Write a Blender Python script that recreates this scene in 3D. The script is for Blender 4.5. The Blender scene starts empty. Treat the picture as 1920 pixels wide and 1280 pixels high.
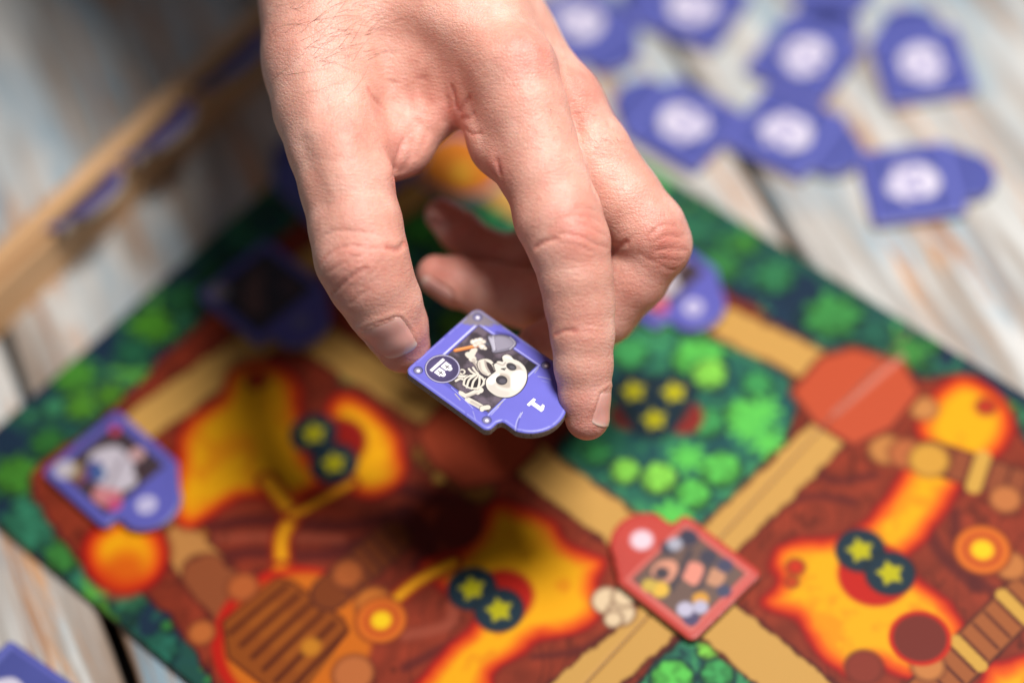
import bpy, bmesh, math, random
import numpy as np
from mathutils import Vector, Matrix
random.seed(7); rng = np.random.default_rng(7)
sc = bpy.context.scene
COL = sc.collection

# ------------------------------------------------------------------ camera
F_PX = 4500.0                                  # focal length in photograph pixels (1920 wide)
CAM = np.array([0.0, -0.406864, 0.567909])
RT = np.array([0.990369, -0.112551, -0.080635])
UP = np.array([0.138456, 0.805081, 0.576780])
DR = np.array([0.0, 0.582389, -0.812910])
FOC = 0.610
cd = bpy.data.cameras.new('camera'); cam = bpy.data.objects.new('camera', cd); COL.objects.link(cam)
cam.matrix_world = Matrix(((RT[0], UP[0], -DR[0], CAM[0]), (RT[1], UP[1], -DR[1], CAM[1]), (RT[2], UP[2], -DR[2], CAM[2]), (0, 0, 0, 1)))
cd.sensor_width = 36.0; cd.lens = F_PX/1920*36.0; cd.clip_start = 0.02; cd.clip_end = 50
cd.dof.use_dof = True; cd.dof.focus_distance = FOC-0.004; cd.dof.aperture_fstop = 2.35
sc.camera = cam

# ------------------------------------------------------------------ light
w = bpy.data.worlds.new('World'); sc.world = w; w.use_nodes = True
bg = w.node_tree.nodes['Background']; bg.inputs[0].default_value = (0.80, 0.88, 1.0, 1); bg.inputs[1].default_value = 0.10
def area(name, loc, tgt, size, power, col):
    l = bpy.data.lights.new(name, 'AREA'); l.shape = 'DISK'; l.size = size; l.energy = power; l.color = col
    o = bpy.data.objects.new(name, l); COL.objects.link(o); o.location = loc
    o.rotation_euler = (Vector(tgt)-Vector(loc)).to_track_quat('-Z', 'Y').to_euler(); return o
area('key_lamp', (0.185, -0.015, 0.64), (0.03, 0.0, 0.03), 0.19, 6.1, (1.0, 0.965, 0.935))
sc.view_settings.view_transform = 'Standard'; sc.view_settings.look = 'None'
sc.view_settings.exposure = 0.0; sc.view_settings.gamma = 1.0
sc.cycles.use_denoising = True
sc.cycles.max_bounces = 6

# ------------------------------------------------------------------ helpers
def px_plane(x, y, h=0.0):                     # point of the photograph on the level plane z = h
    x = np.asarray(x, float); y = np.asarray(y, float)
    v = DR*F_PX + RT*(x[..., None]-960) - UP*(y[..., None]-640)
    return CAM + v*((h-CAM[2])/v[..., 2])[..., None]
def lin(c):
    c = np.asarray(c, float)/255.0
    return np.where(c <= 0.04045, c/12.92, ((c+0.055)/1.055)**2.4)
def tag(o, label=None, cat=None, group=None, kind=None):
    if label: o['label'] = label
    if cat: o['category'] = cat
    if group: o['group'] = group
    if kind: o['kind'] = kind
    return o
def link(name, me, parent=None):
    o = bpy.data.objects.new(name, me); COL.objects.link(o)
    if parent: o.parent = parent
    return o
def empty(name, loc=(0, 0, 0), rz=0.0):
    o = bpy.data.objects.new(name, None); COL.objects.link(o); o.location = loc; o.rotation_euler = (0, 0, rz)
    o.empty_display_size = 0.01
    return o
def mesh_np(name, verts, faces, mats, smooth=True, fmat=None):
    me = bpy.data.meshes.new(name); verts = np.asarray(verts, np.float32); faces = np.asarray(faces, np.int32)
    me.vertices.add(len(verts)); me.vertices.foreach_set('co', verts.ravel())
    me.loops.add(faces.size); me.loops.foreach_set('vertex_index', faces.ravel())
    n = len(faces); me.polygons.add(n)
    me.polygons.foreach_set('loop_start', np.arange(n, dtype=np.int32)*faces.shape[1])
    me.polygons.foreach_set('loop_total', np.full(n, faces.shape[1], np.int32))
    if smooth: me.polygons.foreach_set('use_smooth', np.ones(n, bool))
    for m in mats: me.materials.append(m)
    if fmat is not None: me.polygons.foreach_set('material_index', np.asarray(fmat, np.int32))
    me.update(calc_edges=True); me.validate()
    return me
def set_col(me, cols, name='print'):
    a = me.color_attributes.new(name, 'FLOAT_COLOR', 'POINT')
    c = np.ones((len(me.vertices), 4), np.float32); c[:, :3] = cols; a.data.foreach_set('color', c.ravel())
def set_float(me, vals, name):
    a = me.attributes.new(name, 'FLOAT', 'POINT'); a.data.foreach_set('value', np.asarray(vals, np.float32))

def vnoise(x, y, s, seed=0, oct=3):            # value noise 0..1
    out = 0; amp = 1; tot = 0
    for o in range(oct):
        X = x/s+seed*17.3+o*5.1; Y = y/s+seed*9.7+o*3.3
        xi = np.floor(X).astype(int); yi = np.floor(Y).astype(int); fx = X-xi; fy = Y-yi
        fx = fx*fx*(3-2*fx); fy = fy*fy*(3-2*fy)
        h = lambda a, b: (np.sin(a*127.1+b*311.7+seed*74.7)*43758.5453) % 1.0
        out = out+amp*((h(xi, yi)*(1-fx)+h(xi+1, yi)*fx)*(1-fy)+(h(xi, yi+1)*(1-fx)+h(xi+1, yi+1)*fx)*fy)
        tot += amp; amp *= 0.5; s = s/2
    return out/tot

def catmull(P, closed=True, n=6):
    P = np.asarray(P, float); m = len(P); out = []
    rg = range(m) if closed else range(m-1)
    for i in rg:
        if closed: a, b, c, d = P[(i-1) % m], P[i], P[(i+1) % m], P[(i+2) % m]
        else: a, b, c, d = P[max(i-1, 0)], P[i], P[i+1], P[min(i+2, m-1)]
        for k in range(n):
            t = k/n
            out.append(0.5*((2*b)+(-a+c)*t+(2*a-5*b+4*c-d)*t*t+(-a+3*b-3*c+d)*t**3))
    if not closed: out.append(P[-1])
    return np.array(out)

def seg_dist(p, a, b):
    ab = b-a; t = np.clip(((p-a)@ab)/max(ab@ab, 1e-12), 0, 1)
    return np.linalg.norm(p-a-t[:, None]*ab, axis=1)
def poly_sdf(p, V):
    d = np.full(len(p), 1e9); ins = np.zeros(len(p), bool); m = len(V)
    for i in range(m):
        a, b = V[i], V[(i+1) % m]
        d = np.minimum(d, seg_dist(p, a, b))
        if a[1] != b[1]:
            cond = ((a[1] > p[:, 1]) != (b[1] > p[:, 1]))
            xx = (b[0]-a[0])*(p[:, 1]-a[1])/(b[1]-a[1])+a[0]
            ins ^= cond & (p[:, 0] < xx)
    return np.where(ins, -d, d)

class Print:
    """flat ink on a sheet: colours evaluated at the sheet's own millimetre coordinates"""
    def __init__(s, P, base, tf=None):
        s.P = P; s.c = np.tile(lin(base), (len(P), 1)).astype(float); s.tf = tf or (lambda q: np.asarray(q, float))
        s.soft = 0.1
    def _sel(s, V, pad):
        lo = V.min(0)-pad; hi = V.max(0)+pad
        return np.where(np.all((s.P > lo) & (s.P < hi), axis=1))[0]
    def _mix(s, i, a, col, alpha=1.0):
        a = (np.clip(a, 0, 1)*alpha)[:, None]; s.c[i] = s.c[i]*(1-a)+lin(col)*a
    def poly(s, V, col, soft=None, smooth=True, alpha=1.0, wob=0, outline=None, ow=0.3, raw=False):
        V = np.asarray(V, float) if raw else s.tf(V)
        if smooth: V = catmull(V)
        soft = soft or s.soft; i = s._sel(V, soft+ow+wob*2+0.5)
        if not len(i): return i, np.zeros(0)
        d = poly_sdf(s.P[i], V)
        if wob: d = d+(vnoise(s.P[i, 0], s.P[i, 1], wob*3, 5)-0.5)*2*wob
        if outline is not None: s._mix(i, 0.5-(d-ow)/soft, outline, alpha)
        s._mix(i, 0.5-d/soft, col, alpha); return i, d
    def stroke(s, V, wd, col, soft=None, smooth=True, alpha=1.0, outline=None, ow=0.3, wob=0, raw=False):
        V = np.asarray(V, float) if raw else s.tf(V)
        if smooth and len(V) > 2: V = catmull(V, False)
        soft = soft or s.soft; i = s._sel(V, wd+soft+ow+wob*2)
        if not len(i): return
        d = np.full(len(i), 1e9)
        for k in range(len(V)-1): d = np.minimum(d, seg_dist(s.P[i], V[k], V[k+1]))
        if wob: d = d+(vnoise(s.P[i, 0], s.P[i, 1], wob*3, 8)-0.5)*2*wob
        if outline is not None: s._mix(i, 0.5-(d-wd-ow)/soft, outline, alpha)
        s._mix(i, 0.5-(d-wd)/soft, col, alpha)
    def disc(s, c, r, col, soft=None, alpha=1.0, outline=None, ow=0.3, raw=False):
        c = np.asarray([c], float); c = c if raw else s.tf(c); s.stroke(np.array([c[0], c[0]+1e-6]), r, col, soft, False, alpha, outline, ow, raw=True)
    def ell(s, c, rx, ry, ang, col, soft=None, alpha=1.0):   # in source coordinates
        t = np.linspace(0, 2*np.pi, 14, endpoint=False); a = math.radians(ang)
        x = rx*np.cos(t); y = ry*np.sin(t)
        s.poly(np.stack([c[0]+x*math.cos(a)-y*math.sin(a), c[1]+x*math.sin(a)+y*math.cos(a)], 1), col, soft, True, alpha)

# ------------------------------------------------------------------ materials
def mat(name):
    m = bpy.data.materials.new(name); m.use_nodes = True; nt = m.node_tree
    return m, nt, nt.nodes['Principled BSDF']
def N(nt, t, **k):
    n = nt.nodes.new(t)
    for a, b in k.items():
        if a in n.inputs.keys(): n.inputs[a].default_value = b
        else: setattr(n, a, b)
    return n
def ramp(nt, fac, stops):
    r = nt.nodes.new('ShaderNodeValToRGB'); e = r.color_ramp.elements
    while len(e) < len(stops): e.new(0.5)
    for q, (p, c) in zip(e, stops): q.position = p; q.color = tuple(lin(c))+(1,)
    nt.links.new(fac, r.inputs[0]); return r
def mixc(nt, fac, a, b, mode='MIX'):
    m = nt.nodes.new('ShaderNodeMix'); m.data_type = 'RGBA'; m.blend_type = mode
    for s, v in ((m.inputs[0], fac), (m.inputs[6], a), (m.inputs[7], b)):
        if hasattr(v, 'links'): nt.links.new(v, s)
        elif isinstance(v, (int, float)): s.default_value = v
        else: s.default_value = tuple(lin(v))+(1,)
    return m.outputs[2]

def print_material(name, rough, coat=0.0, bump=0.1):
    m, nt, b = mat(name); L = nt.links
    a = N(nt, 'ShaderNodeVertexColor', layer_name='print')
    tc = N(nt, 'ShaderNodeTexCoord')
    no = N(nt, 'ShaderNodeTexNoise', Scale=2600.0, Detail=2.0); L.new(tc.outputs['Object'], no.inputs['Vector'])
    L.new(a.outputs['Color'], b.inputs['Base Color'])
    b.inputs['Roughness'].default_value = rough; b.inputs['Coat Weight'].default_value = coat; b.inputs['Coat Roughness'].default_value = 0.3
    bp = N(nt, 'ShaderNodeBump', Strength=bump, Distance=0.0001); L.new(no.outputs[0], bp.inputs['Height']); L.new(bp.outputs[0], b.inputs['Normal'])
    return m
M_BOARD = print_material('board_print', 0.55, 0.0, 0.15)
M_TILE = print_material('tile_print', 0.42, 0.12, 0.2)
M_BOARD.node_tree.nodes['Principled BSDF'].inputs['Specular IOR Level'].default_value = 0.15
M_TILE.node_tree.nodes['Principled BSDF'].inputs['Specular IOR Level'].default_value = 0.35

M_EDGE, nt, b = mat('grey_board_edge')
tc = N(nt, 'ShaderNodeTexCoord'); no = N(nt, 'ShaderNodeTexNoise', Scale=2500.0, Detail=4.0); nt.links.new(tc.outputs['Object'], no.inputs['Vector'])
r = ramp(nt, no.outputs[0], [(0.3, (106, 97, 88)), (0.7, (166, 154, 138))]); nt.links.new(r.outputs[0], b.inputs['Base Color'])
b.inputs['Roughness'].default_value = 0.9
bp = N(nt, 'ShaderNodeBump', Strength=0.8, Distance=0.0002); nt.links.new(no.outputs[0], bp.inputs['Height']); nt.links.new(bp.outputs[0], b.inputs['Normal'])

def wood_paint():
    m, nt, b = mat('weathered_painted_wood'); L = nt.links
    tc = N(nt, 'ShaderNodeTexCoord'); oi = N(nt, 'ShaderNodeObjectInfo')
    ad = N(nt, 'ShaderNodeVectorMath', operation='ADD'); L.new(tc.outputs['Object'], ad.inputs[0])
    sc3 = N(nt, 'ShaderNodeVectorMath', operation='SCALE'); L.new(oi.outputs['Random'], sc3.inputs['Scale']); sc3.inputs[0].default_value = (3.0, 7.0, 1.0)
    L.new(sc3.outputs[0], ad.inputs[1])
    def nz(sx, sy, detail=5, dist=0.6, rough=0.6):
        mp = N(nt, 'ShaderNodeMapping'); mp.inputs['Scale'].default_value = (sx, sy, 20); L.new(ad.outputs[0], mp.inputs['Vector'])
        n = N(nt, 'ShaderNodeTexNoise', Scale=1.0, Detail=float(detail), Distortion=dist, Roughness=rough); L.new(mp.outputs[0], n.inputs['Vector']); return n.outputs[0]
    tone = ramp(nt, nz(10, 55, 6), [(0.30, (166, 170, 170)), (0.5, (196, 196, 192)), (0.72, (212, 210, 206))])
    blue = ramp(nt, nz(14, 40, 4, 1.0), [(0.50, (0, 0, 0)), (0.72, (255, 255, 255))])
    c1 = mixc(nt, blue.outputs[0], tone.outputs[0], (120, 160, 182))
    grey = ramp(nt, nz(9, 110, 5, 0.5), [(0.50, (0, 0, 0)), (0.62, (255, 255, 255))])
    c1 = mixc(nt, grey.outputs[0], c1, (158, 148, 138))
    wear = ramp(nt, nz(8, 90, 6, 1.2, 0.68), [(0.535, (0, 0, 0)), (0.62, (240, 240, 240))])
    wcol = ramp(nt, nz(20, 300, 5), [(0.35, (146, 96, 58)), (0.65, (214, 156, 100))])
    brn = ramp(nt, nz(5, 62, 3, 0.8, 0.5), [(0.55, (0, 0, 0)), (0.66, (210, 210, 210))])
    c1 = mixc(nt, brn.outputs[0], c1, (138, 112, 90))
    c2 = mixc(nt, wear.outputs[0], c1, wcol.outputs[0])
    L.new(c2, b.inputs['Base Color']); b.inputs['Roughness'].default_value = 0.6
    bp = N(nt, 'ShaderNodeBump', Strength=0.5, Distance=0.0006); L.new(nz(20, 500, 6), bp.inputs['Height']); L.new(bp.outputs[0], b.inputs['Normal'])
    return m
M_WOOD = wood_paint()
def raw_wood(name, c0, c1):
    m, nt, b = mat(name); L = nt.links
    tc = N(nt, 'ShaderNodeTexCoord'); mp = N(nt, 'ShaderNodeMapping'); mp.inputs['Scale'].default_value = (12, 260, 260); L.new(tc.outputs['Object'], mp.inputs['Vector'])
    n = N(nt, 'ShaderNodeTexNoise', Scale=1.0, Detail=5.0, Distortion=0.4); L.new(mp.outputs[0], n.inputs['Vector'])
    r = ramp(nt, n.outputs[0], [(0.35, c0), (0.65, c1)]); L.new(r.outputs[0], b.inputs['Base Color']); b.inputs['Roughness'].default_value = 0.55
    return m
M_RACK = raw_wood('pale_beech_wood', (196, 150, 104), (222, 178, 130))
M_UNDER = raw_wood('dark_gap_backing_wood', (40, 34, 30), (60, 50, 42))

# ------------------------------------------------------------------ tabletop of planks
PA = math.radians(-74.0); pd = np.array([math.cos(PA), math.sin(PA)]); pn = np.array([-math.sin(PA), math.cos(PA)])
tab = empty('tabletop'); tag(tab, kind='structure')
def plank(s0, s1, name='plank'):
    bm = bmesh.new(); L2 = 0.55; wd = (s1-s0)/2; nx, ny = 60, 8; r = random.Random(int(s0*1e4))
    ph = [r.uniform(0, 6) for _ in range(4)]
    def prof(x, side): return side*(wd-0.0006*(1+math.sin(x*37+ph[0]*side)+0.5*math.sin(x*111+ph[1])))
    rows = []
    for i in range(nx+1):
        x = -L2+2*L2*i/nx; e0 = prof(x, -1); e1 = prof(x, 1)
        ys = [e0, e0, e0+0.0012]+[e0+0.0012+(e1-e0-0.0024)*k/ny for k in range(1, ny)]+[e1-0.0012, e1, e1]
        zs = [-0.018, -0.0012, 0]+[0.00015*math.sin(k*1.3+x*9+ph[2]) - 0.00015 for k in range(1, ny)]+[0, -0.0012, -0.018]
        rows.append([bm.verts.new((x, y, z)) for y, z in zip(ys, zs)])
    for i in range(nx):
        for j in range(len(rows[0])-1): bm.faces.new((rows[i][j], rows[i+1][j], rows[i+1][j+1], rows[i][j+1]))
        bm.faces.new((rows[i][0], rows[i][-1], rows[i+1][-1], rows[i+1][0]))
    bm.faces.new(rows[0]); bm.faces.new(rows[-1][::-1]); bmesh.ops.recalc_face_normals(bm, faces=bm.faces)
    me = bpy.data.meshes.new('plank'); bm.to_mesh(me); bm.free(); me.materials.append(M_WOOD)
    for p in me.polygons: p.use_smooth = True
    o = link('plank', me, tab); c = pn*(s0+s1)/2*1.0
    o.location = (c[0], c[1], 0); o.rotation_euler = (0, 0, PA); return o
edges = [-0.136+0.113*k for k in range(-3, 7)]
for a, c in zip(edges[:-1], edges[1:]): plank(a+0.0012, c-0.0012)
def box(bm, x0, x1, y0, y1, z0, z1):
    v = [bm.verts.new(p) for p in ((x0, y0, z0), (x1, y0, z0), (x1, y1, z0), (x0, y1, z0), (x0, y0, z1), (x1, y0, z1), (x1, y1, z1), (x0, y1, z1))]
    for f in ((3, 2, 1, 0), (4, 5, 6, 7), (0, 1, 5, 4), (1, 2, 6, 5), (2, 3, 7, 6), (3, 0, 4, 7)): bm.faces.new([v[i] for i in f])
bm = bmesh.new(); box(bm, -0.55, 0.55, -0.5, 0.6, -0.034, -0.0185); me = bpy.data.meshes.new('gap_backing'); bm.to_mesh(me); bm.free(); me.materials.append(M_UNDER)  # dark sheet added beneath the planks to keep the world out of the gaps
o = link('gap_backing', me, tab); o.rotation_euler = (0, 0, PA)

# ------------------------------------------------------------------ game board
BTH = 0.0022
PIT = 75.0; BR = math.radians(42.225994); BC = (30.7, 89.1)
def px_board(q, h=BTH):                        # photograph pixels -> board millimetres (u along x, v along -y)
    q = np.asarray(q, float); W = px_plane(q[:, 0], q[:, 1], h)*1000
    c, s = math.cos(-BR), math.sin(-BR)
    return np.stack([c*W[:, 0]-s*W[:, 1]+BC[0], s*W[:, 0]+c*W[:, 1]+BC[1]], 1)
X0, X1, Y0, Y1 = -1.427*PIT, 1.401*PIT, -2.479*PIT, 2.479*PIT
def paint_board(P):
    B = Print(P, (34, 82, 72), px_board); B.soft = 0.6
    x, y = P[:, 0], P[:, 1]; R2 = random.Random(3)
    def bush(sx, sy, sr, c, sp=1.3):
        dk_ = tuple(int(q*0.62) for q in c); B.disc((sx, sy+3), sr*0.158, dk_, soft=1.2, outline=(16, 48, 56), ow=1.1); B.disc((sx+2, sy-4), sr*0.118, c, soft=1.6)
        for q in range(7): a = q*0.9+sx; B.stroke([(sx+math.cos(a)*sr*0.4, sy+math.sin(a)*sr*0.3-2), (sx+math.cos(a)*sr*0.8*sp, sy+math.sin(a)*sr*0.64*sp-2)], sr*0.03, c if q % 2 else tuple(int(k_*0.82) for k_ in c), soft=1.0)
    # leafy border
    n = vnoise(x, y, 14, 1); k = n > 0.56; B.c[k] = lin((26, 48, 70)); k = (n < 0.38); B.c[k] = lin((52, 124, 92))
    for t in range(900):
        u = R2.uniform(X0, X1); v = R2.uniform(Y0, Y1)
        if not (u < X0+40 or u > X1-40 or v < Y0+40 or v > Y1-40): continue
        col = R2.choice([(40, 104, 80), (60, 136, 94), (92, 170, 66), (54, 128, 62), (28, 66, 72), (40, 96, 80), (28, 54, 76), (34, 82, 76)])
        rr = R2.uniform(1.5, 5.0)
        if R2.random() < 0.45:
            for q in range(6):
                a = q*1.05+R2.random()*0.3; B.stroke([(u, v), (u+math.cos(a)*rr*1.4, v+math.sin(a)*rr*1.4)], rr*0.24, col, raw=True)
        else:
            B.disc((u, v), rr, tuple(int(q*0.62) for q in col), soft=0.8, outline=(18, 40, 52), ow=0.6, raw=True); B.disc((u+rr*0.15, v+rr*0.25), rr*0.66, col, soft=0.9, raw=True)
    for t_ in ((60, 985, 52, (52, 128, 96)), (30, 890, 40, (70, 140, 44)), (140, 705, 36, (76, 150, 50)), (155, 760, 30, (84, 150, 44)), (205, 740, 26, (80, 140, 40)), (285, 612, 40, (84, 160, 44)), (250, 660, 30, (40, 110, 76)), (340, 560, 36, (44, 112, 66)), (400, 520, 30, (36, 96, 60)),
               (120, 1040, 32, (64, 140, 60)), (205, 1145, 26, (92, 160, 50)), (240, 1120, 30, (50, 118, 84)), (300, 1215, 30, (40, 110, 90)), (1560, 592, 46, (66, 152, 74)), (1452, 518, 34, (54, 132, 84)), (1352, 498, 34, (60, 136, 70)), (1700, 662, 34, (70, 148, 66)), (1300, 430, 40, (48, 116, 84)), (1245, 330, 40, (84, 164, 96)), (1395, 455, 26, (66, 140, 60)), (1640, 625, 28, (40, 104, 84)), (1880, 770, 26, (60, 136, 60)), (180, 830, 26, (60, 110, 36)), (90, 830, 30, (50, 116, 50))): bush(*t_)
    # earth
    inner = [(60, 905), (100, 860), (180, 800), (262, 720), (335, 650), (430, 560), (540, 440), (650, 340), (760, 250), (850, 180), (990, 250), (1150, 400), (1262, 500), (1330, 530), (1430, 592), (1530, 660), (1640, 675), (1720, 715), (1830, 705), (1895, 790), (1960, 860), (2200, 1010), (2200, 1700), (500, 1700), (405, 1290), (385, 1240), (330, 1165), (265, 1100), (205, 1095), (150, 1050), (95, 975)]
    i, d = B.poly(inner, (150, 54, 30), wob=1.5, outline=(70, 20, 30), ow=1.2)
    m = i[d < 0]; wx, wy = x[m], y[m]
    nn = vnoise(wx+wy*0.6, wy*1.6-wx, 34, 31, 4)*7; fr_ = np.abs((nn % 1)-0.5); B.c[m] = B.c[m]*(1-0.5*np.clip(1-fr_/0.10, 0, 1))[:, None]
    B.c[m] *= (0.66+0.62*vnoise(wx, wy, 5, 33, 4))[:, None]
    wv = np.sin((wx*0.16+wy*0.22+vnoise(wx, wy, 30, 3)*14))
    B.c[m] *= (1-0.20*np.clip(wv, 0, 1)-0.25*np.clip(vnoise(wx, wy, 18, 4)-0.5, 0, 1))[:, None]
    DK = (88, 26, 26)
    for V, wd in (([(1920, 900), (1800, 915), (1740, 960), (1760, 1030), (1830, 1100)], 1.8), ([(1790, 960), (1800, 1040), (1850, 1100), (1900, 1110)], 1.5), ([(1500, 860), (1560, 900), (1640, 890)], 1.2), ([(1440, 960), (1520, 930), (1600, 940)], 1.2),
                  ([(380, 990), (480, 975), (640, 985), (760, 960)], 2.0), ([(400, 1050), (470, 1035), (600, 1040), (700, 1010)], 2.2), ([(430, 1110), (480, 1080)], 2.0), ([(760, 1250), (800, 1230), (860, 1200)], 1.5),
                  ([(760, 960), (800, 1010), (790, 1060)], 3.0), ([(720, 900), (800, 930), (880, 940)], 2.4), ([(1000, 1230), (1080, 1220), (1140, 1190)], 1.0)):
        B.stroke(V, wd, DK, soft=1.6, alpha=0.8)
    for V, wd in (([(400, 1010), (500, 1005), (640, 1010)], 1.3), ([(860, 1010), (845, 970), (880, 960)], 1.2), ([(760, 1190), (840, 1170), (850, 1120)], 1.6)): B.stroke(V, wd, (165, 76, 54), soft=1.5, alpha=0.8)
    # green fields
    def field(V, seed, spots):
        i, d = B.poly(V, (44, 112, 88), wob=1.2, outline=(40, 30, 34), ow=1.3)
        m = i[d < 0]; nn = vnoise(x[m], y[m], 9, seed); B.c[m[nn > 0.6]] = lin((30, 84, 84)); B.c[m[nn < 0.4]] = lin((62, 146, 96))
        m = i[d < -1]; Rf = random.Random(seed)
        for q in range(min(110, len(m)//40)):
            p = P[m[Rf.randrange(len(m))]]; a = Rf.uniform(0, 6.28); l_ = Rf.uniform(1.5, 4.0); B.stroke([p, p+l_*np.array((math.cos(a), math.sin(a)))], Rf.uniform(0.4, 0.9), Rf.choice([(24, 66, 76), (20, 52, 64), (52, 132, 84), (70, 158, 84), (34, 96, 84)]), soft=0.6, raw=True)
        for t_ in spots: bush(*t_, 1.12 if t_[2] > 23 else 1.4)
    G1, G2, G3 = (146, 232, 84), (98, 208, 86), (70, 170, 92)
    field([(1045, 850), (1110, 770), (1140, 660), (1200, 612), (1290, 600), (1370, 640), (1482, 712), (1478, 800), (1425, 870), (1340, 960), (1290, 990), (1205, 972), (1110, 905)], 11,
          [(1310, 672, 46, G2), (1330, 700, 30, G1), (1235, 895, 30, G1), (1172, 882, 24, G1), (1352, 878, 34, G2), (1298, 925, 30, G2), (1325, 790, 30, G3), (1392, 775, 30, G2), (1425, 800, 22, G3), (1180, 660, 34, G3), (1290, 850, 18, G3), (1120, 850, 22, G3), (1262, 962, 26, G3), (1420, 720, 26, G3)])
    for (sx, sy) in ((1400, 800), (1430, 770), (1260, 965), (1440, 830), (1290, 860)):
        for q in range(7):
            a = q*0.9; B.stroke([(sx, sy), (sx+math.cos(a)*34, sy+math.sin(a)*26)], 0.9, G2, soft=0.8)
    field([(745, 400), (840, 355), (990, 380), (1100, 470), (1040, 620), (900, 700), (790, 660), (690, 560)], 12,
          [(790, 430, 40, (70, 170, 60)), (840, 470, 30, (60, 150, 60)), (860, 610, 40, (90, 150, 50)), (930, 620, 26, (80, 190, 70)), (930, 400, 30, (70, 170, 100)), (660, 700, 20, (90, 170, 50)), (820, 380, 22, (60, 150, 60))])
    field([(1190, 1300), (1240, 1235), (1305, 1195), (1385, 1240), (1450, 1290), (1500, 1400), (1150, 1400)], 13, [(1260, 1270, 34, G2), (1330, 1215, 18, G1), (1345, 1262, 26, G3)])
    B.disc((660, 702), 3.0, (90, 170, 50), soft=1.5)
    # roads
    def road(a, b, wpx, col=(212, 162, 84)):
        B.stroke([a, b], wpx*0.158+1.1, (92, 30, 22), soft=1.2, wob=0.8, smooth=False); B.stroke([a, b], wpx*0.158, col, wob=1.0, smooth=False)
    road((1262, 1140), (1060, 1315), 40); road((1320, 1140), (1540, 1320), 42); road((1320, 1040), (1590, 775), 36)
    road((1200, 1015), (960, 840), 36); road((1290, 572), (1560, 700), 34); road((520, 615), (265, 795), 37)
    road((860, 800), (560, 615), 33); road((540, 520), (830, 330), 30); road((920, 800), (1190, 560), 32); road((880, 330), (1180, 500), 30)
    road((320, 985), (355, 1030), 40, (205, 120, 30)); road((340, 1020), (400, 1085), 38, (196, 134, 70)); road((385, 1075), (450, 1150), 38, (150, 78, 42))
    # lava
    def lava(V, wob=1.4, rim=2.0):
        Vt = catmull(B.tf(V)); i = B._sel(Vt, rim+3)
        if not len(i): return
        d = poly_sdf(B.P[i], Vt)+(vnoise(x[i], y[i], 8, 21)-0.5)*2*wob
        B._mix(i, 0.5-(d-rim)/2.2, (120, 16, 12)); B._mix(i, 0.5-(d-rim*0.5)/2.0, (206, 28, 8)); B._mix(i, 0.5-(d+0.5)/2.4, (242, 100, 8)); B._mix(i, 0.5-(d+3.0)/3.0, (250, 176, 4)); mm = vnoise(x[i], y[i], 7, 41, 4); B._mix(i, np.clip((mm-0.56)*7, 0, 1)*(d < -2.5), (240, 140, 4), 0.7)
    def stream(V, wd): B.stroke(V, wd+1.3, (150, 34, 8), soft=1.2); B.stroke(V, wd, (240, 136, 8), soft=1.0); B.stroke(V, wd*0.45, (250, 180, 20), soft=1.0)
    lava([(340, 870), (352, 800), (415, 752), (440, 700), (500, 680), (545, 712), (560, 770), (572, 850), (600, 905), (545, 935), (480, 925), (420, 945), (352, 985), (325, 930)])
    lava([(630, 748), (700, 770), (742, 825), (745, 895), (690, 925), (640, 900), (610, 840)])
    lava([(800, 1062), (865, 1040), (905, 985), (930, 948), (985, 962), (1035, 985), (1058, 1022), (1132, 1048), (1115, 1090), (1122, 1142), (1075, 1185), (1010, 1190), (965, 1225), (915, 1260), (890, 1330), (770, 1330), (830, 1230), (880, 1185), (905, 1140), (850, 1110)])
    lava([(1762, 735), (1810, 712), (1868, 742), (1890, 800), (1862, 850), (1822, 872), (1792, 905), (1762, 962), (1720, 1012), (1690, 1040), (1715, 1085), (1762, 1122), (1800, 1182), (1775, 1240), (1720, 1262), (1640, 1240), (1595, 1262), (1545, 1222), (1505, 1160), (1442, 1130), (1468, 1088), (1450, 1050), (1482, 1018), (1560, 1015), (1620, 990), (1662, 940), (1700, 880), (1742, 850), (1730, 800)])
    lava([(185, 1000), (235, 975), (290, 1000), (302, 1045), (280, 1085), (230, 1098), (180, 1070), (168, 1030)], 0.4, 3.0)
    lava([(1850, 1275), (1880, 1250), (1960, 1240), (2000, 1400), (1850, 1400)])
    B.disc((230, 1078), 6.5, (200, 30, 6), soft=5, alpha=0.7); B.disc((236, 1060), 6.0, (232, 96, 4), soft=6, alpha=0.6)
    stream([(500, 900), (535, 945), (548, 965), (528, 1010), (527, 1075), (500, 1090)], 2.0); stream([(548, 965), (590, 945), (660, 905)], 1.2); stream([(527, 1070), (570, 1095), (600, 1130), (660, 1160), (690, 1190)], 2.4)
    stream([(850, 1055), (790, 1085), (745, 1120), (715, 1155)], 1.6); stream([(670, 1160), (660, 1210), (655, 1235)], 2.0)
    # wooden crate in the lava pit
    B.disc((545, 1192), 21.5, (196, 24, 8), soft=1.5); B.disc((560, 1196), 20.0, (214, 110, 20), soft=2)
    cr = [(420, 1165), (520, 1085), (545, 1090), (640, 1160), (650, 1180), (560, 1300), (520, 1300), (430, 1230)]
    B.poly(cr, (150, 74, 18), smooth=False, outline=(92, 30, 8), ow=0.8)
    for k in range(6):
        o = k*40; B.stroke([(455+o*0.85, 1140-0.3*o+o*0.75), (545+o*0.85-160+40, 1190+o*0.75+10)], 0.7, (84, 26, 8), soft=0.8, alpha=0.0)
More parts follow.
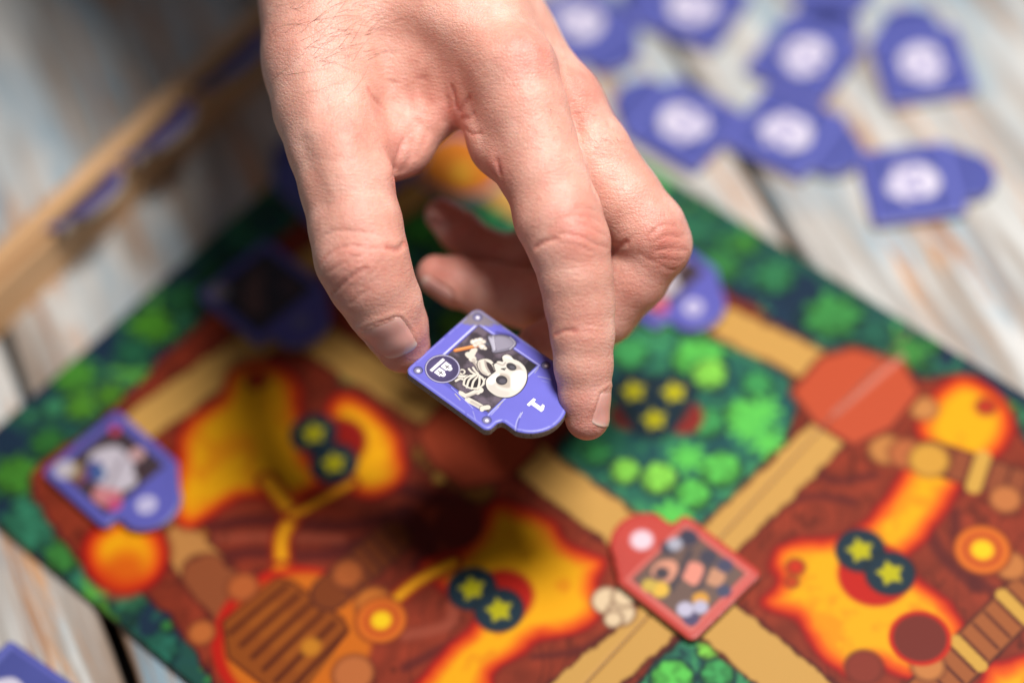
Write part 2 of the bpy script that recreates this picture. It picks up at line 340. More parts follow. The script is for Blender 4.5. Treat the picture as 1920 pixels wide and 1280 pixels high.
    for t in np.linspace(0.12, 0.95, 6):
        a = np.array((520, 1085))*(1-t)+np.array((655, 1190))*t; c = np.array((415, 1170))*(1-t)+np.array((545, 1305))*t
        B.stroke([a, c], 0.75, (84, 26, 8), soft=0.8); B.stroke([a*0.7+c*0.3+(10, 8), a*0.3+c*0.7+(10, 8)], 0.8, (180, 98, 24), soft=1.8, alpha=0.5)
    B.disc((583, 1212), 2.6, (206, 130, 30), soft=1.6)
    # rope bridges and stones
    def bridge(a, c, wpx, nn, hi=(), base=(166, 92, 46)):
        a = np.array(a, float); c = np.array(c, float); B.stroke([a, c], wpx*0.158+0.8, (80, 30, 22), smooth=False); B.stroke([a, c], wpx*0.158, base, smooth=False)
        dd = (c-a)/nn; pp = np.array([-dd[1], dd[0]]); pp = pp/np.linalg.norm(pp)*wpx*0.95
        for k in range(nn):
            m0 = a+dd*(k+0.5)
            if k in hi: B.stroke([m0-pp, m0+pp], np.linalg.norm(dd)*0.06, (214, 164, 70), smooth=False)
            B.stroke([a+dd*k-pp, a+dd*k+pp], 0.5, (96, 40, 26), smooth=False)
    bridge((1935, 1105), (1740, 1300), 34, 9, (1, 5)); bridge((735, 1010), (620, 1110), 32, 6, (), (128, 60, 22)); bridge((1745, 855), (1960, 925), 30, 6, (2,), (150, 76, 44)); bridge((800, 850), (900, 920), 24, 4, (1,), (140, 90, 30))
    for (sx, sy, sr, c) in ((1732, 765, 24, (204, 134, 70)), (1662, 842, 30, (200, 130, 66)), (1700, 850, 30, (190, 104, 56)), (1742, 862, 34, (216, 158, 58)), (1885, 935, 26, (198, 118, 62)), (1740, 1248, 26, (204, 128, 66)), (1895, 1060, 26, (200, 122, 60)),
                            (378, 1185, 22, (196, 106, 48)), (652, 1075, 26, (178, 92, 40)), (662, 1262, 34, (196, 110, 56)), (455, 1100, 26, (188, 96, 44)), (700, 1130, 30, (206, 116, 40)), (860, 985, 40, (110, 34, 24)), (1725, 1195, 44, (124, 46, 34)),
                            (1620, 1250, 30, (140, 52, 36)), (1492, 1062, 14, (206, 50, 20)), (1485, 1090, 9, (206, 70, 20)), (1848, 762, 16, (190, 50, 26)), (482, 712, 18, (196, 50, 16)), (420, 1010, 0.1, (0, 0, 0))):
        B.disc((sx, sy), sr*0.155, c, soft=1.8, outline=(96, 34, 20), ow=0.6)
    B.disc((1725, 1195), 7.0, (118, 42, 32), soft=0.8, outline=(206, 30, 8), ow=1.2)
    for (cx, cy, r0) in ((1842, 1030, 46), (715, 1162, 42)):
        B.disc((cx, cy), r0*0.158, (222, 110, 28), soft=1.2, outline=(120, 40, 16), ow=0.7); B.disc((cx, cy), r0*0.11, (184, 64, 24), soft=1.0); B.disc((cx, cy), r0*0.085, (226, 120, 20), soft=1.0); B.disc((cx, cy), r0*0.06, (250, 206, 20), soft=1.0)
    # red squares
    for V, c in (([(1488, 735), (1540, 672), (1600, 655), (1690, 682), (1722, 735), (1670, 800), (1600, 832), (1530, 790)], (200, 82, 48)), ([(785, 815), (830, 760), (900, 748), (985, 790), (1005, 840), (950, 895), (870, 912), (815, 870)], (184, 74, 42))):
        B.poly(V, c, smooth=False, outline=(120, 40, 24), ow=1.4)
    B.poly([(790, 330), (800, 280), (850, 255), (900, 270), (935, 310), (920, 350), (860, 365)], (226, 132, 42), outline=(150, 120, 150), ow=2.2); B.disc((868, 322), 3.0, (244, 190, 60), soft=2)
    B.poly([(700, 320), (750, 270), (800, 260), (790, 310), (740, 350)], (150, 130, 170))
    # bones
    for (cx, cy, rr) in ((1138, 1125, 24), (1165, 1148, 22), (1170, 1118, 18), (1150, 1160, 14)): B.disc((cx, cy), rr*0.158, (236, 208, 168), soft=1.0, outline=(110, 60, 40), ow=0.7)
    # star tokens
    def star(cx, cy, dark=(24, 48, 62)):
        B.disc((cx, cy), 6.4, dark, soft=1.0, outline=(14, 22, 30), ow=0.5); c = B.tf([(cx, cy)])[0]; V = []
        for k in range(10):
            a = k*math.pi/5+0.9; rr = 3.9 if k % 2 == 0 else 2.3; V.append(c+rr*np.array((math.cos(a), math.sin(a))))
        B.poly(V, (192, 184, 10), smooth=False, raw=True)
    B.disc((1640, 1075), 10, (196, 28, 14), soft=1.5); B.disc((942, 1118), 8.6, (196, 28, 14), soft=2); B.disc((630, 830), 9, (150, 20, 10), soft=2)
    B.disc((1182, 775), 5.6, (120, 34, 30), soft=1.5); B.disc((1282, 782), 5.6, (140, 40, 34), soft=1.5); B.disc((1228, 755), 10.0, (24, 48, 52), soft=2.0)
    for p in ((885, 1103), (936, 1143), (1613, 1031), (1669, 1074), (588, 812), (626, 868), (1188, 733), (1264, 735), (1227, 786)): star(*p)
    B.stroke([(-200, 0), (200, 0)], 0.5, (226, 150, 130), soft=0.8, raw=True, smooth=False, alpha=0.15); B.stroke([(1565, 775), (1692, 668)], 0.7, (232, 160, 140), soft=1.4, smooth=False, alpha=0.6)
    return np.clip(B.c*0.80, 0, 1)
def board_panel(y0, y1, parent):
    st = 0.55; xs = np.linspace(X0, X1, int((X1-X0)/st)); ys = np.linspace(y0, y1, int((y1-y0)/st)); nx, ny = len(xs), len(ys)
    P = np.stack(np.meshgrid(xs, ys, indexing='ij'), -1).reshape(-1, 2)
    ed = np.minimum.reduce([P[:, 0]-X0, X1-P[:, 0], P[:, 1]-y0, y1-P[:, 1]])
    z = BTH*1000-0.35*np.clip(1-ed/0.7, 0, 1)**2
    V = np.column_stack([P, z])/1000
    idx = np.arange(nx*ny).reshape(nx, ny)
    Fq = np.stack([idx[:-1, :-1], idx[1:, :-1], idx[1:, 1:], idx[:-1, 1:]], -1).reshape(-1, 4)
    per = np.concatenate([idx[:, 0], idx[-1, 1:], idx[-2::-1, -1], idx[0, -2:0:-1]])
    low = V[per].copy(); low[:, 2] = 0.0002; n0 = len(V); V = np.vstack([V, low]); m = len(per); k = np.arange(m)
    side = np.stack([per[k], n0+k, n0+(k+1) % m, per[(k+1) % m]], -1)
    me = mesh_np('panel', V, np.vstack([Fq, side]), [M_BOARD, M_EDGE], True, np.r_[np.zeros(len(Fq)), np.ones(m)])
    c = paint_board(P); set_col(me, np.vstack([c, np.tile(lin((120, 110, 100)), (m, 1))]))
    return link('panel', me, parent)
board = empty('game_board'); tag(board, 'folding game board printed with orange lava, green bushes and tan roads, lying on the planks', 'game board')
cb, sb_ = math.cos(BR), math.sin(BR)
board.location = (-(cb*BC[0]-sb_*BC[1])/1000, -(sb_*BC[0]+cb*BC[1])/1000, 0); board.rotation_euler = (0, 0, BR)
board_panel(-1.62*PIT*1.0, -0.12, board); board_panel(0.12, Y1, board)

# ------------------------------------------------------------------ tiles
TH = 0.0025; SD = 14.0
def tile_outline():
    P = []
    def arc(cx, cy, r, a0, a1, n=8):
        for t in np.linspace(math.radians(a0), math.radians(a1), n): P.append((cx+r*math.cos(t), cy+r*math.sin(t)))
    arc(-SD+2, -SD+2, 2, 180, 270); arc(SD-2, -SD+2, 2, 270, 360); arc(SD-1.8, SD-1.8, 1.8, 0, 90)
    P.append((10.4, SD)); P.append((9.3, SD+0.6)); P.append((9.0, SD+1.4)); P.append((9.0, SD+4.4))
    hw = 9.0; sag = 6.3; r = (hw*hw+sag*sag)/(2*sag); cy = SD+5+sag-r; a = math.degrees(math.asin((SD+5-cy)/r)) if abs((SD+5-cy)/r) < 1 else 0
    arc(0, cy, r, a, 180-a, 18)
    P += [(-10.2, SD+3.7), (-11.4, SD+2.0), (-12.5, SD+0.4)]
    arc(-SD+1.8, SD-1.8, 1.8, 125, 180)
    return np.array(P)
OUT = tile_outline()
def tile_grid(st):
    xs = np.arange(-SD-st, SD+2*st, st); ys = np.arange(-SD-st, SD+12+2*st, st); nx, ny = len(xs), len(ys)
    P = np.stack(np.meshgrid(xs, ys, indexing='ij'), -1).reshape(-1, 2); d = poly_sdf(P, OUT)
    idx = np.arange(nx*ny).reshape(nx, ny); Fq = np.stack([idx[:-1, :-1], idx[1:, :-1], idx[1:, 1:], idx[:-1, 1:]], -1).reshape(-1, 4)
    Fq = Fq[(d[Fq] < 0).any(1)]
    used = np.unique(Fq); mp = -np.ones(nx*ny, int); mp[used] = np.arange(len(used)); P = P[used]; d = d[used]; Fq = mp[Fq]
    o = np.where(d > 0)[0]; best = np.full(len(o), 1e9); tgt = P[o].copy()
    for i in range(len(OUT)):
        a, b_ = OUT[i], OUT[(i+1) % len(OUT)]; ab = b_-a; t = np.clip(((P[o]-a)@ab)/max(ab@ab, 1e-12), 0, 1); q = a+t[:, None]*ab; dd = np.linalg.norm(P[o]-q, axis=1)
        k = dd < best; best[k] = dd[k]; tgt[k] = q[k]
    P[o] = tgt; d = np.minimum(d, 0); return P, d, Fq
def face_mesh(st, painter):
    P, d, Fq = tile_grid(st); z = -0.32*np.clip(1+d/0.75, 0, 1)**2
    me = mesh_np('printed_face', np.column_stack([P, z])/1000, Fq, [M_TILE]); set_col(me, painter(P, d)); return me
def card_mesh():
    n = len(OUT); V = [(x/1000, y/1000, -0.0003) for x, y in OUT]
    V += [(x*1.004/1000, y*1.004/1000, -0.0008) for x, y in OUT]+[(x*1.004/1000, y*1.004/1000, -TH+0.0003) for x, y in OUT]+[(x/1000, y/1000, -TH) for x, y in OUT]
    bm = bmesh.new(); vs = [bm.verts.new(v) for v in V]
    for L_ in range(3):
        for i in range(n): bm.faces.new((vs[L_*n+i], vs[L_*n+n+i], vs[L_*n+n+(i+1) % n], vs[L_*n+(i+1) % n]))
    bm.faces.new(vs[3*n:][::-1]); bmesh.ops.recalc_face_normals(bm, faces=bm.faces); me = bpy.data.meshes.new('card'); bm.to_mesh(me); bm.free(); me.materials.append(M_EDGE)
    return me
CARD = card_mesh()
# -- art of the held tile, measured in enlarged photograph pixels, converted to tile millimetres
A_X = np.array([-110.0, 100.0])/23; A_Y = np.array([129.4, 91.0])/23; A_C = np.array([904.0, 689.3]); A_M = np.linalg.inv(np.column_stack([A_X, A_Y]))
def z2t(q): q = np.asarray(q, float); return ((np.array([720.0, 560.0])+q/4.174)-A_C)@A_M.T
MMZ = 1/27.5                                    # enlarged pixels -> mm, average
PUR = (100, 99, 194)
def hero(P, d):
    B = Print(P, PUR, z2t); B.soft = 0.10; x, y = P[:, 0], P[:, 1]
    n = vnoise(x, y, 6, 2); B.c *= (0.93+0.14*n)[:, None]
    k = y > SD-0.5; s = lambda v, wd, c, **kw: B.stroke(v, wd*MMZ, c, **kw)
    # bevelled frame round the picture
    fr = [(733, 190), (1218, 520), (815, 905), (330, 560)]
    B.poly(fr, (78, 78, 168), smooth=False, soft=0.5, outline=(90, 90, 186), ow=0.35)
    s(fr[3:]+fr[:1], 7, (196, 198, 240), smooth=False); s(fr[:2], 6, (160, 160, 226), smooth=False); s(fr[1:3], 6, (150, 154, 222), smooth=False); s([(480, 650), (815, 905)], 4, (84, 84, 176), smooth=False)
    pic = [(736, 207), (1196, 520), (820, 884), (370, 560)]
    i, dd = B.poly(pic, (52, 44, 52), smooth=False)
    m = i[dd < -0.1]; nn = vnoise(x[m], y[m], 2.4, 9, 4); a = np.clip((nn-0.42)*4, 0, 1)[:, None]; B.c[m] = B.c[m]*(1-a)+lin((96, 84, 96))*a
    dots = (np.sin(x[m]*9)*np.sin(y[m]*9) > 0.55) & (y[m] < 6) & (x[m] > 2); B.c[m[dots]] *= 0.75
    B.poly([(1130, 482), (1196, 520), (1140, 575), (1100, 530)], (24, 20, 26), smooth=False, soft=0.25)
    K = (28, 22, 28); CR = (208, 201, 188); CS = (160, 150, 142); CH = (230, 227, 220)
    s([(880, 262), (1000, 290), (1050, 340)], 10, (60, 56, 120), soft=0.5, alpha=0.8)
    # legs and low arm
    s([(660, 775), (700, 800), (770, 845), (800, 843)], 30, K, soft=0.4, alpha=0.5)
    s([(660, 785), (720, 815), (765, 840)], 21, CR); s([(690, 800), (745, 830)], 12, CS, alpha=0.6, soft=0.3); s([(775, 848), (816, 842)], 19, CR, outline=K, ow=0.14); B.disc((770, 862), 14*MMZ, CR)
    s([(608, 735), (650, 752), (735, 715)], 17, CR, outline=K, ow=0.16); B.disc((752, 712), 26*MMZ, CR, outline=K, ow=0.1); B.disc((735, 730), 18*MMZ, CR); s([(600, 728), (640, 760)], 12, CR); s([(650, 762), (730, 735)], 6, CS, alpha=0.7, soft=0.2)
    # pelvis, spine, ribs
    for c0 in ((612, 570), (595, 600)): B.disc(c0, 24*MMZ, CR, outline=K, ow=0.12); B.disc(c0, 13*MMZ, (70, 60, 66))
    s([(565, 640), (600, 622), (630, 635)], 9, CR, outline=K, ow=0.1)
    s([(560, 600), (640, 606), (735, 588)], 11, CR, outline=K, ow=0.12)
    B.poly([(620, 640), (650, 600), (720, 575), (790, 610), (792, 650), (745, 700), (680, 702), (632, 682)], K)
    for V in ([(625, 668), (636, 625), (676, 600)], [(650, 690), (668, 632), (712, 600)], [(688, 700), (702, 645), (735, 605)], [(735, 702), (748, 655), (748, 600)], [(775, 670), (784, 640), (768, 612)],
              [(664, 548), (684, 570), (716, 588)], [(697, 538), (712, 560), (736, 584)]): s(V, 7.5, CR, outline=K, ow=0.08)
    s([(628, 672), (680, 697), (745, 692), (790, 655), (794, 625)], 6.5, CR); s([(676, 604), (735, 592), (790, 640)], 8, CR)
    # raised arm with the spade
    s([(700, 480), (735, 520), (748, 548)], 19, CS, outline=K, ow=0.14); s([(712, 480), (742, 520)], 9, CR, soft=0.2)
    s([(705, 400), (668, 448)], 22, CR, outline=K, ow=0.14); B.disc((657, 436), 22*MMZ, CR); B.disc((692, 470), 27*MMZ, CR, outline=K, ow=0.08); s([(700, 412), (680, 455)], 20, CR); B.disc((700, 480), 14*MMZ, CS, soft=0.3, alpha=0.6)
    s([(556, 404), (640, 386), (705, 372), (795, 352)], 13.5, (196, 116, 56), outline=(70, 34, 24), ow=0.12); s([(560, 398), (640, 380), (705, 366)], 5, (232, 160, 96), soft=0.2)
    s([(795, 348), (830, 356)], 16, (76, 76, 88), outline=K, ow=0.12)
    bl = [(810, 296), (850, 286), (920, 284), (985, 300), (1028, 338), (1024, 368), (985, 398), (930, 414), (852, 420), (838, 372)]
    B.poly(bl, (112, 108, 124), outline=K, ow=0.26); B.poly([(866, 306), (930, 298), (985, 318), (1012, 346), (985, 378), (920, 396), (880, 398)], (138, 134, 150), soft=0.25)
    B.poly([(815, 300), (850, 306), (868, 398), (856, 412), (840, 366)], (168, 166, 182), smooth=False); s([(985, 300), (1026, 345), (985, 396)], 3, (186, 184, 198)); s([(852, 290), (868, 400)], 2.5, (196, 194, 208), smooth=False)
    for (a0, b0, r0) in ((697, 338, 22), (722, 328, 20), (750, 324, 22), (776, 336, 17), (712, 362, 17), (742, 352, 20), (768, 376, 22), (790, 388, 13), (752, 368, 14)): B.disc((a0, b0), r0*MMZ, CR, outline=(90, 70, 70), ow=0.05)
    for (a0, b0) in ((697, 334), (750, 320), (722, 324), (768, 372)): B.disc((a0, b0), 9*MMZ, CH, soft=0.3)
    # jaw
    B.poly([(738, 486), (790, 470), (840, 484), (868, 530), (866, 580), (820, 602), (765, 578), (735, 530)], CR, outline=K, ow=0.22)
    B.poly([(790, 490), (838, 512), (862, 560), (852, 586), (816, 568), (796, 530)], (52, 42, 46)); s([(790, 486), (800, 530), (824, 572)], 7, CS, soft=0.2); s([(745, 500), (760, 560), (800, 590)], 8, CS, soft=0.4, alpha=0.7)
    # skull
    sk = [(862, 508), (895, 488), (932, 492), (926, 456), (958, 436), (992, 448), (1010, 470), (1062, 494), (1106, 540), (1120, 600), (1104, 668), (1056, 728), (985, 764), (905, 762), (842, 730), (806, 690), (800, 640), (832, 600), (872, 568), (866, 540)]
    B.poly(sk, (208, 202, 192), outline=K, ow=0.27)
    B.poly([(985, 520), (1050, 520), (1086, 560), (1080, 556), (1030, 560), (985, 560)], (170, 160, 150), soft=0.4)
    B.poly([(890, 590), (960, 590), (1000, 640), (985, 690), (930, 690), (880, 660)], (176, 167, 154), soft=0.6)
    B.poly([(812, 690), (860, 640), (890, 700), (980, 730), (960, 760), (880, 752)], (196, 190, 180), soft=0.6)
    B.poly([(1000, 600), (1060, 560), (1108, 600), (1090, 660), (1040, 710), (1000, 690)], CH, soft=0.9)
    B.poly([(806, 640), (850, 600), (905, 585), (880, 640), (840, 670)], CH, soft=0.5); s([(888, 505), (930, 520), (950, 500)], 6, CS, soft=0.2, alpha=0.8); s([(1000, 468), (940, 452)], 6, CH, soft=0.3)
    B.ell((997, 531), 42, 28, 22, (48, 46, 52)); B.ell((1004, 536), 22, 13, 22, (84, 82, 92), soft=0.3, alpha=0.8)
    B.ell((921, 636), 46, 36, 8, (48, 46, 52)); B.ell((928, 642), 26, 18, 8, (84, 82, 92), soft=0.3, alpha=0.8)
    s([(920, 549), (952, 545)], 5, K); s([(930, 552), (944, 556)], 4, K); s([(850, 512), (880, 498)], 5, K, smooth=False); s([(838, 556), (872, 566)], 4, K, smooth=False)
    # round badge with two gravestones on a bar
    c0 = z2t([(458, 547)])[0]; B.disc(c0, 4.55, K, raw=True); B.disc(c0, 4.4, (176, 172, 200), raw=True); B.disc(c0, 4.12, (58, 50, 88), raw=True, soft=0.14); B.disc(c0+(0.6, -0.6), 2.6, (82, 72, 118), raw=True, soft=2.5, alpha=0.8)
    q = lambda L_: [c0+np.array(p) for p in L_]
    B.poly(q([(-2.5, -2.15), (2.5, -2.15), (2.5, -1.35), (-2.5, -1.35)]), (244, 242, 250), smooth=False, raw=True)
    for sx in (-1.25, 1.25):
        B.poly(q([(sx-1.05, -0.85), (sx+1.05, -0.85), (sx+1.05, 1.05), (sx+0.7, 1.1), (sx+0.62, 1.65), (sx+0.3, 1.95), (sx-0.3, 1.95), (sx-0.62, 1.65), (sx-0.7, 1.1), (sx-1.05, 1.05)]), (244, 242, 250), smooth=False, raw=True)
        B.stroke(q([(sx, -0.3), (sx, 1.15)]), 0.14, K, raw=True); B.stroke(q([(sx-0.55, 0.5), (sx+0.55, 0.5)]), 0.14, K, raw=True)
    # numeral 1
    c1 = z2t([(1193, 832)])[0]; q = lambda L_: [c1+np.array(p) for p in L_]
    one = [(-1.35, -2.1), (1.35, -2.1), (1.35, -1.3), (0.6, -1.3), (0.6, 2.1), (-0.3, 2.1), (-1.45, 1.45), (-1.45, 0.75), (-0.55, 0.95), (-0.55, -1.3), (-1.35, -1.3)]
    B.poly(q(one), (80, 80, 170), smooth=False, raw=True, soft=0.3, outline=(84, 84, 176), ow=0.15); B.poly(q(one), (250, 250, 252), smooth=False, raw=True)
    # tab fold shading drawn in as a darker line, and scratches
    s([(1082, 878), (1058, 930), (1044, 985), (1040, 1030)], 6, (78, 78, 168), soft=0.3); s([(1072, 885), (1040, 950), (1028, 1015)], 3, (176, 178, 214), soft=0.2); s([(1085, 878), (1064, 920)], 2.5, (186, 186, 220))
    s([(1205, 606), (1260, 618), (1312, 632)], 2.6, (158, 158, 190)); s([(1235, 640), (1290, 655)], 1.8, (140, 140, 200)); s([(1210, 540), (1180, 580)], 3, (150, 152, 170)); s([(700, 870), (722, 935)], 2.0, (150, 150, 200)); s([(560, 740), (600, 785)], 3.5, (170, 165, 160)); s([(530, 690), (640, 790), (700, 850)], 2.0, (160, 165, 230))
    s([(880, 850), (930, 800)], 4, (160, 156, 160), wob=0.2); s([(840, 900), (900, 840)], 2.5, (170, 170, 214))
    # worn edges: bare grey board where the print has rubbed off
    wn = vnoise(x, y, 1.6, 6, 4); ex = np.zeros(len(P))
    ex += np.exp(-((x+14)**2+(y+14)**2)/34)*2.2+np.exp(-((x+14)**2/6+(y+10)**2/22))*0.9; ex += 0.75*np.exp(-((x+14)**2)/0.7); ex += 0.5*np.exp(-((x-14)**2+(y+14)**2)/6); ex += 0.35*np.exp(-(d/0.35)**2)
    a = np.clip((ex*(0.35+wn)-0.52)*5, 0, 1)[:, None]; B.c = B.c*(1-a)+lin((122, 114, 124))*a
    rim = np.exp(-((d+0.55)/0.28)**2)*0.45*(wn > 0.35); B.c = B.c*(1-rim[:, None])+lin((150, 152, 224))*rim[:, None]
    # rivets
    for a0, b0 in ((-11.5, -11.5), (11.5, -11.5), (-11.5, 11.5), (11.5, 11.5)):
        B.disc((a0, b0), 1.25, (58, 60, 110), raw=True, soft=0.25); B.disc((a0+0.12, b0+0.05), 0.95, (120, 116, 150), raw=True, soft=0.2); B.disc((a0+0.1, b0+0.12), 0.42, (244, 242, 250), raw=True, soft=0.2)
    return B.c
def back(P, d):
    B = Print(P, (76, 82, 152)); x, y = P[:, 0], P[:, 1]; B.c *= (0.9+0.2*vnoise(x, y, 9, 4))[:, None]; W_ = (212, 206, 222); PD = (80, 82, 172)
    B.soft = 0.3; B.poly([(-6.8, 2.5), (-4.6, 6.5), (1, 8.6), (5.6, 5.5), (6.0, 1.5), (4.6, -1.8), (3.8, -3.4), (4.2, -6.2), (1, -7.4), (-2.8, -6.0), (-3.6, -3.4), (-5.6, -1.5)], W_)
    for sx in (-2.6, 2.6): B.disc((sx, 1.4), 1.7, (128, 122, 178))
    B.poly([(-6.4, -1.0), (-3.6, -3.2), (-3.8, -4.6), (-6.8, -3.4)], (200, 192, 212)); B.poly([(6.4, -1.0), (3.6, -3.2), (3.8, -4.6), (6.8, -3.4)], (200, 192, 212)); B.stroke([(-4.6, -2.2), (4.6, -2.2)], 0.3, (140, 134, 186))
    B.disc((0, -1.6), 0.6, (150, 146, 200))
    for sx in (-1.6, 0, 1.6): B.stroke([(sx, -4.4), (sx, -6.4)], 0.18, (150, 146, 200))
    B.stroke([(-12.6, 12.2), (12.6, 12.2)], 0.8, (112, 120, 196), soft=0.6, alpha=0.7); B.stroke([(-12.6, -12.6), (12.6, -12.6), (12.6, 12.6), (-12.6, 12.6), (-12.6, -12.6)], 0.25, (110, 112, 200), smooth=False)
    return B.c
def face_party(P, d):                           # pale bearded figure in a blue robe
    B = Print(P, (88, 88, 170)); B.soft = 0.4; B.poly([(-11, -11), (11, -11), (11, 11), (-11, 11)], (60, 46, 52), smooth=False)
    B.poly([(-6, -4), (-5, 4), (-2, 9), (3, 8), (6, 2), (4, -5), (0, -8)], (186, 178, 188)); B.poly([(1, -5), (4, -6), (7, -3), (5, 1), (2, 0)], (66, 70, 130)); B.disc((3.0, -1.2), 1.3, (50, 110, 150)); B.stroke([(-4, 0), (4, 4)], 0.8, (150, 140, 150), soft=0.8); B.poly([(5, -7), (9, -7), (10, -3), (7, -2)], (110, 60, 90)); B.poly([(7, 2), (10, 4), (9, 9), (5, 10), (3, 8)], (190, 120, 124))
    B.disc((-5, 7), 2.0, (60, 40, 44)); B.disc((8, -7.5), 3.0, (140, 116, 60)); B.disc((-9, -9), 1.5, (190, 50, 90)); B.disc((-8, 2), 2.2, (190, 150, 150)); B.disc((7, 10), 2.2, (180, 70, 110))
    B.disc((9.2, -9.6), 3.0, (180, 172, 178), soft=0.9); B.disc((1, 17), 2.8, (196, 190, 214), soft=0.8); B.disc((1, 17), 1.2, (150, 146, 200)); return B.c
def face_red(P, d):
    B = Print(P, (184, 56, 44)); B.soft = 0.4; B.c *= (0.9+0.2*vnoise(P[:, 0], P[:, 1], 7, 4))[:, None]
    B.stroke([(-11.6, -11.6), (11.6, -11.6), (11.6, 11.6), (-11.6, 11.6), (-11.6, -11.6)], 0.35, (206, 110, 100), smooth=False); B.poly([(-10.8, -10.8), (10.8, -10.8), (10.8, 10.8), (-10.8, 10.8)], (96, 70, 60), smooth=False)
    B.poly([(-6, 8), (-2, 9), (1, 6), (-1, 3), (-5, 3)], (206, 138, 110)); B.poly([(-1, 2), (3, 3), (5, 0), (3, -3), (-1, -3)], (214, 132, 112)); B.poly([(2, -4), (6, -3), (7, -7), (3, -8)], (186, 130, 96)); B.stroke([(-6, 1), (0, 2.5), (6, 5)], 0.9, (50, 40, 50), soft=0.8); B.stroke([(-2, -4.5), (2, -3.6), (8, -1)], 0.8, (60, 44, 50), soft=0.8)
    for c0, r0, c in (((9, 8), 2.6, (34, 34, 60)), ((3, 10), 2.2, (40, 36, 56)), ((-4, 6), 2.0, (50, 40, 50)), ((8, 0), 2.4, (44, 40, 60)), ((9, -5), 2.2, (50, 50, 80)), ((-9, -9), 2.2, (60, 50, 90)), ((3, -10), 2, (48, 52, 84)), ((-3, -7), 2.2, (200, 140, 30)), ((-8, 3), 2.4, (214, 170, 50)), ((-9, 6), 2.0, (190, 160, 60)), ((-8, -6), 2.2, (180, 174, 196)), ((-4.8, -8.6), 2.0, (172, 168, 192)), ((5, 9.5), 2.0, (160, 160, 174))): B.disc(c0, r0, c, soft=0.8)
    B.disc((0, 17), 3.0, (226, 196, 206), soft=1.2); return B.c
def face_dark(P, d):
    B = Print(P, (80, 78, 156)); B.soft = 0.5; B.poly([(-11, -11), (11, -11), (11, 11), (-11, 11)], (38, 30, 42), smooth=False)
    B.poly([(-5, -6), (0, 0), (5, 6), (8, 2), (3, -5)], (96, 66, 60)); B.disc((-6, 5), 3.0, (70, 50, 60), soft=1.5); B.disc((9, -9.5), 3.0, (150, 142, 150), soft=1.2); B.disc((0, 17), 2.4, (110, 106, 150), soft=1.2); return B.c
ME_DARK = face_mesh(0.4, face_dark); ME_HERO = face_mesh(0.085, hero); ME_BACK = face_mesh(0.4, back); ME_PARTY = face_mesh(0.4, face_party); ME_RED = face_mesh(0.4, face_red)
def make_tile(name, face, label, group=None):
    t = empty(name); tag(t, label, 'tile', group)
    link('card', CARD, t); link('printed_face', face, t); return t
def lay(t, c, tip, h):
    a = px_plane(*np.array(c, float), h); b2 = px_plane(*np.array(tip, float), h); v = b2-a
    t.location = a; t.rotation_euler = (0, 0, math.atan2(v[1], v[0])-math.pi/2)
g0 = 'purple tiles lying face down on the planks'
proto = make_tile('tile', ME_BACK, 'x', g0)
spots = [((1085, 38), (1150, 98), 'purple skull-backed tile nearest the index knuckle, its tab pointing down to the right'),
         ((1302, 15), (1205, -20), 'purple skull-backed tile cut off by the top edge of the photo, over the plank gap'),
         ((1508, 108), (1562, 38), 'purple tile face down whose corner touches the tile below it, tab pointing up and away'),
         ((1730, 122), (1704, 40), 'purple tile face down in the top right, beside the long orange wear streak'),
         ((1285, 232), (1195, 182), 'purple tile face down just above the green board edge, tab pointing left'),
         ((1472, 245), (1575, 290), 'purple tile face down lying across the dark plank gap, tab pointing right'),
         ((1708, 342), (1825, 326), 'purple tile face down lying lowest right, tab pointing right over grey paint'),
         ((20, 1318), (-60, 1260), 'purple tile cut off by the bottom left corner of the photo'),
         ((1560, -62), (1548, 10), 'purple tile at the top edge with only its rounded tab in view')]
for i, (c, tip, lb) in enumerate(spots):
    if i == 0: t = proto
    else:
        t = proto.copy(); COL.objects.link(t)
        for ch in proto.children:
            k = ch.copy(); COL.objects.link(k); k.parent = t
    t['label'] = lb; lay(t, c, tip, TH+0.0002)
t = make_tile('tile', ME_PARTY, 'purple picture tile face up on the left corner of the board, pale figure', 'picture tiles on the board'); lay(t, (208, 877), (292, 952), BTH+TH+0.0001)
t = make_tile('tile', ME_RED, 'red picture tile face up where four tan roads meet', 'picture tiles on the board'); lay(t, (1291, 1080), (1196, 1006), BTH+TH+0.0001)
t = make_tile('tile', ME_PARTY, 'purple picture tile on the board half hidden behind the bent middle finger', 'picture tiles on the board'); lay(t, (1222, 515), (1290, 562), BTH+TH+0.0001)
t = make_tile('tile', ME_DARK, 'purple picture tile on the board in the dark shadow left of the thumb', 'picture tiles on the board'); lay(t, (492, 545), (560, 600), BTH+TH+0.0001)
t = make_tile('tile', ME_BACK, 'purple tile at the upper board edge, mostly hidden behind the wrist', 'picture tiles on the board'); lay(t, (625, 345), (575, 295), BTH+TH+0.0001)
# held tile: level with the table, pinched between thumb and index finger
held = make_tile('tile', ME_HERO, 'purple tile with skeleton and spade, pinched between the thumb and index finger')
kx = F_PX/0.610
vx = RT*(-110)-UP*100-DR*81.8; vy = RT*129.4-UP*91-DR*62.2; vx /= np.linalg.norm(vx); vy -= vx*(vx@vy); vy /= np.linalg.norm(vy); vz = np.cross(vx, vy)
oc = CAM+(DR+RT*(A_C[0]-960)/F_PX-UP*(A_C[1]-640)/F_PX)*0.610
held.matrix_world = Matrix(((vx[0], vy[0], vz[0], oc[0]), (vx[1], vy[1], vz[1], oc[1]), (vx[2], vy[2], vz[2], oc[2]), (0, 0, 0, 1)))

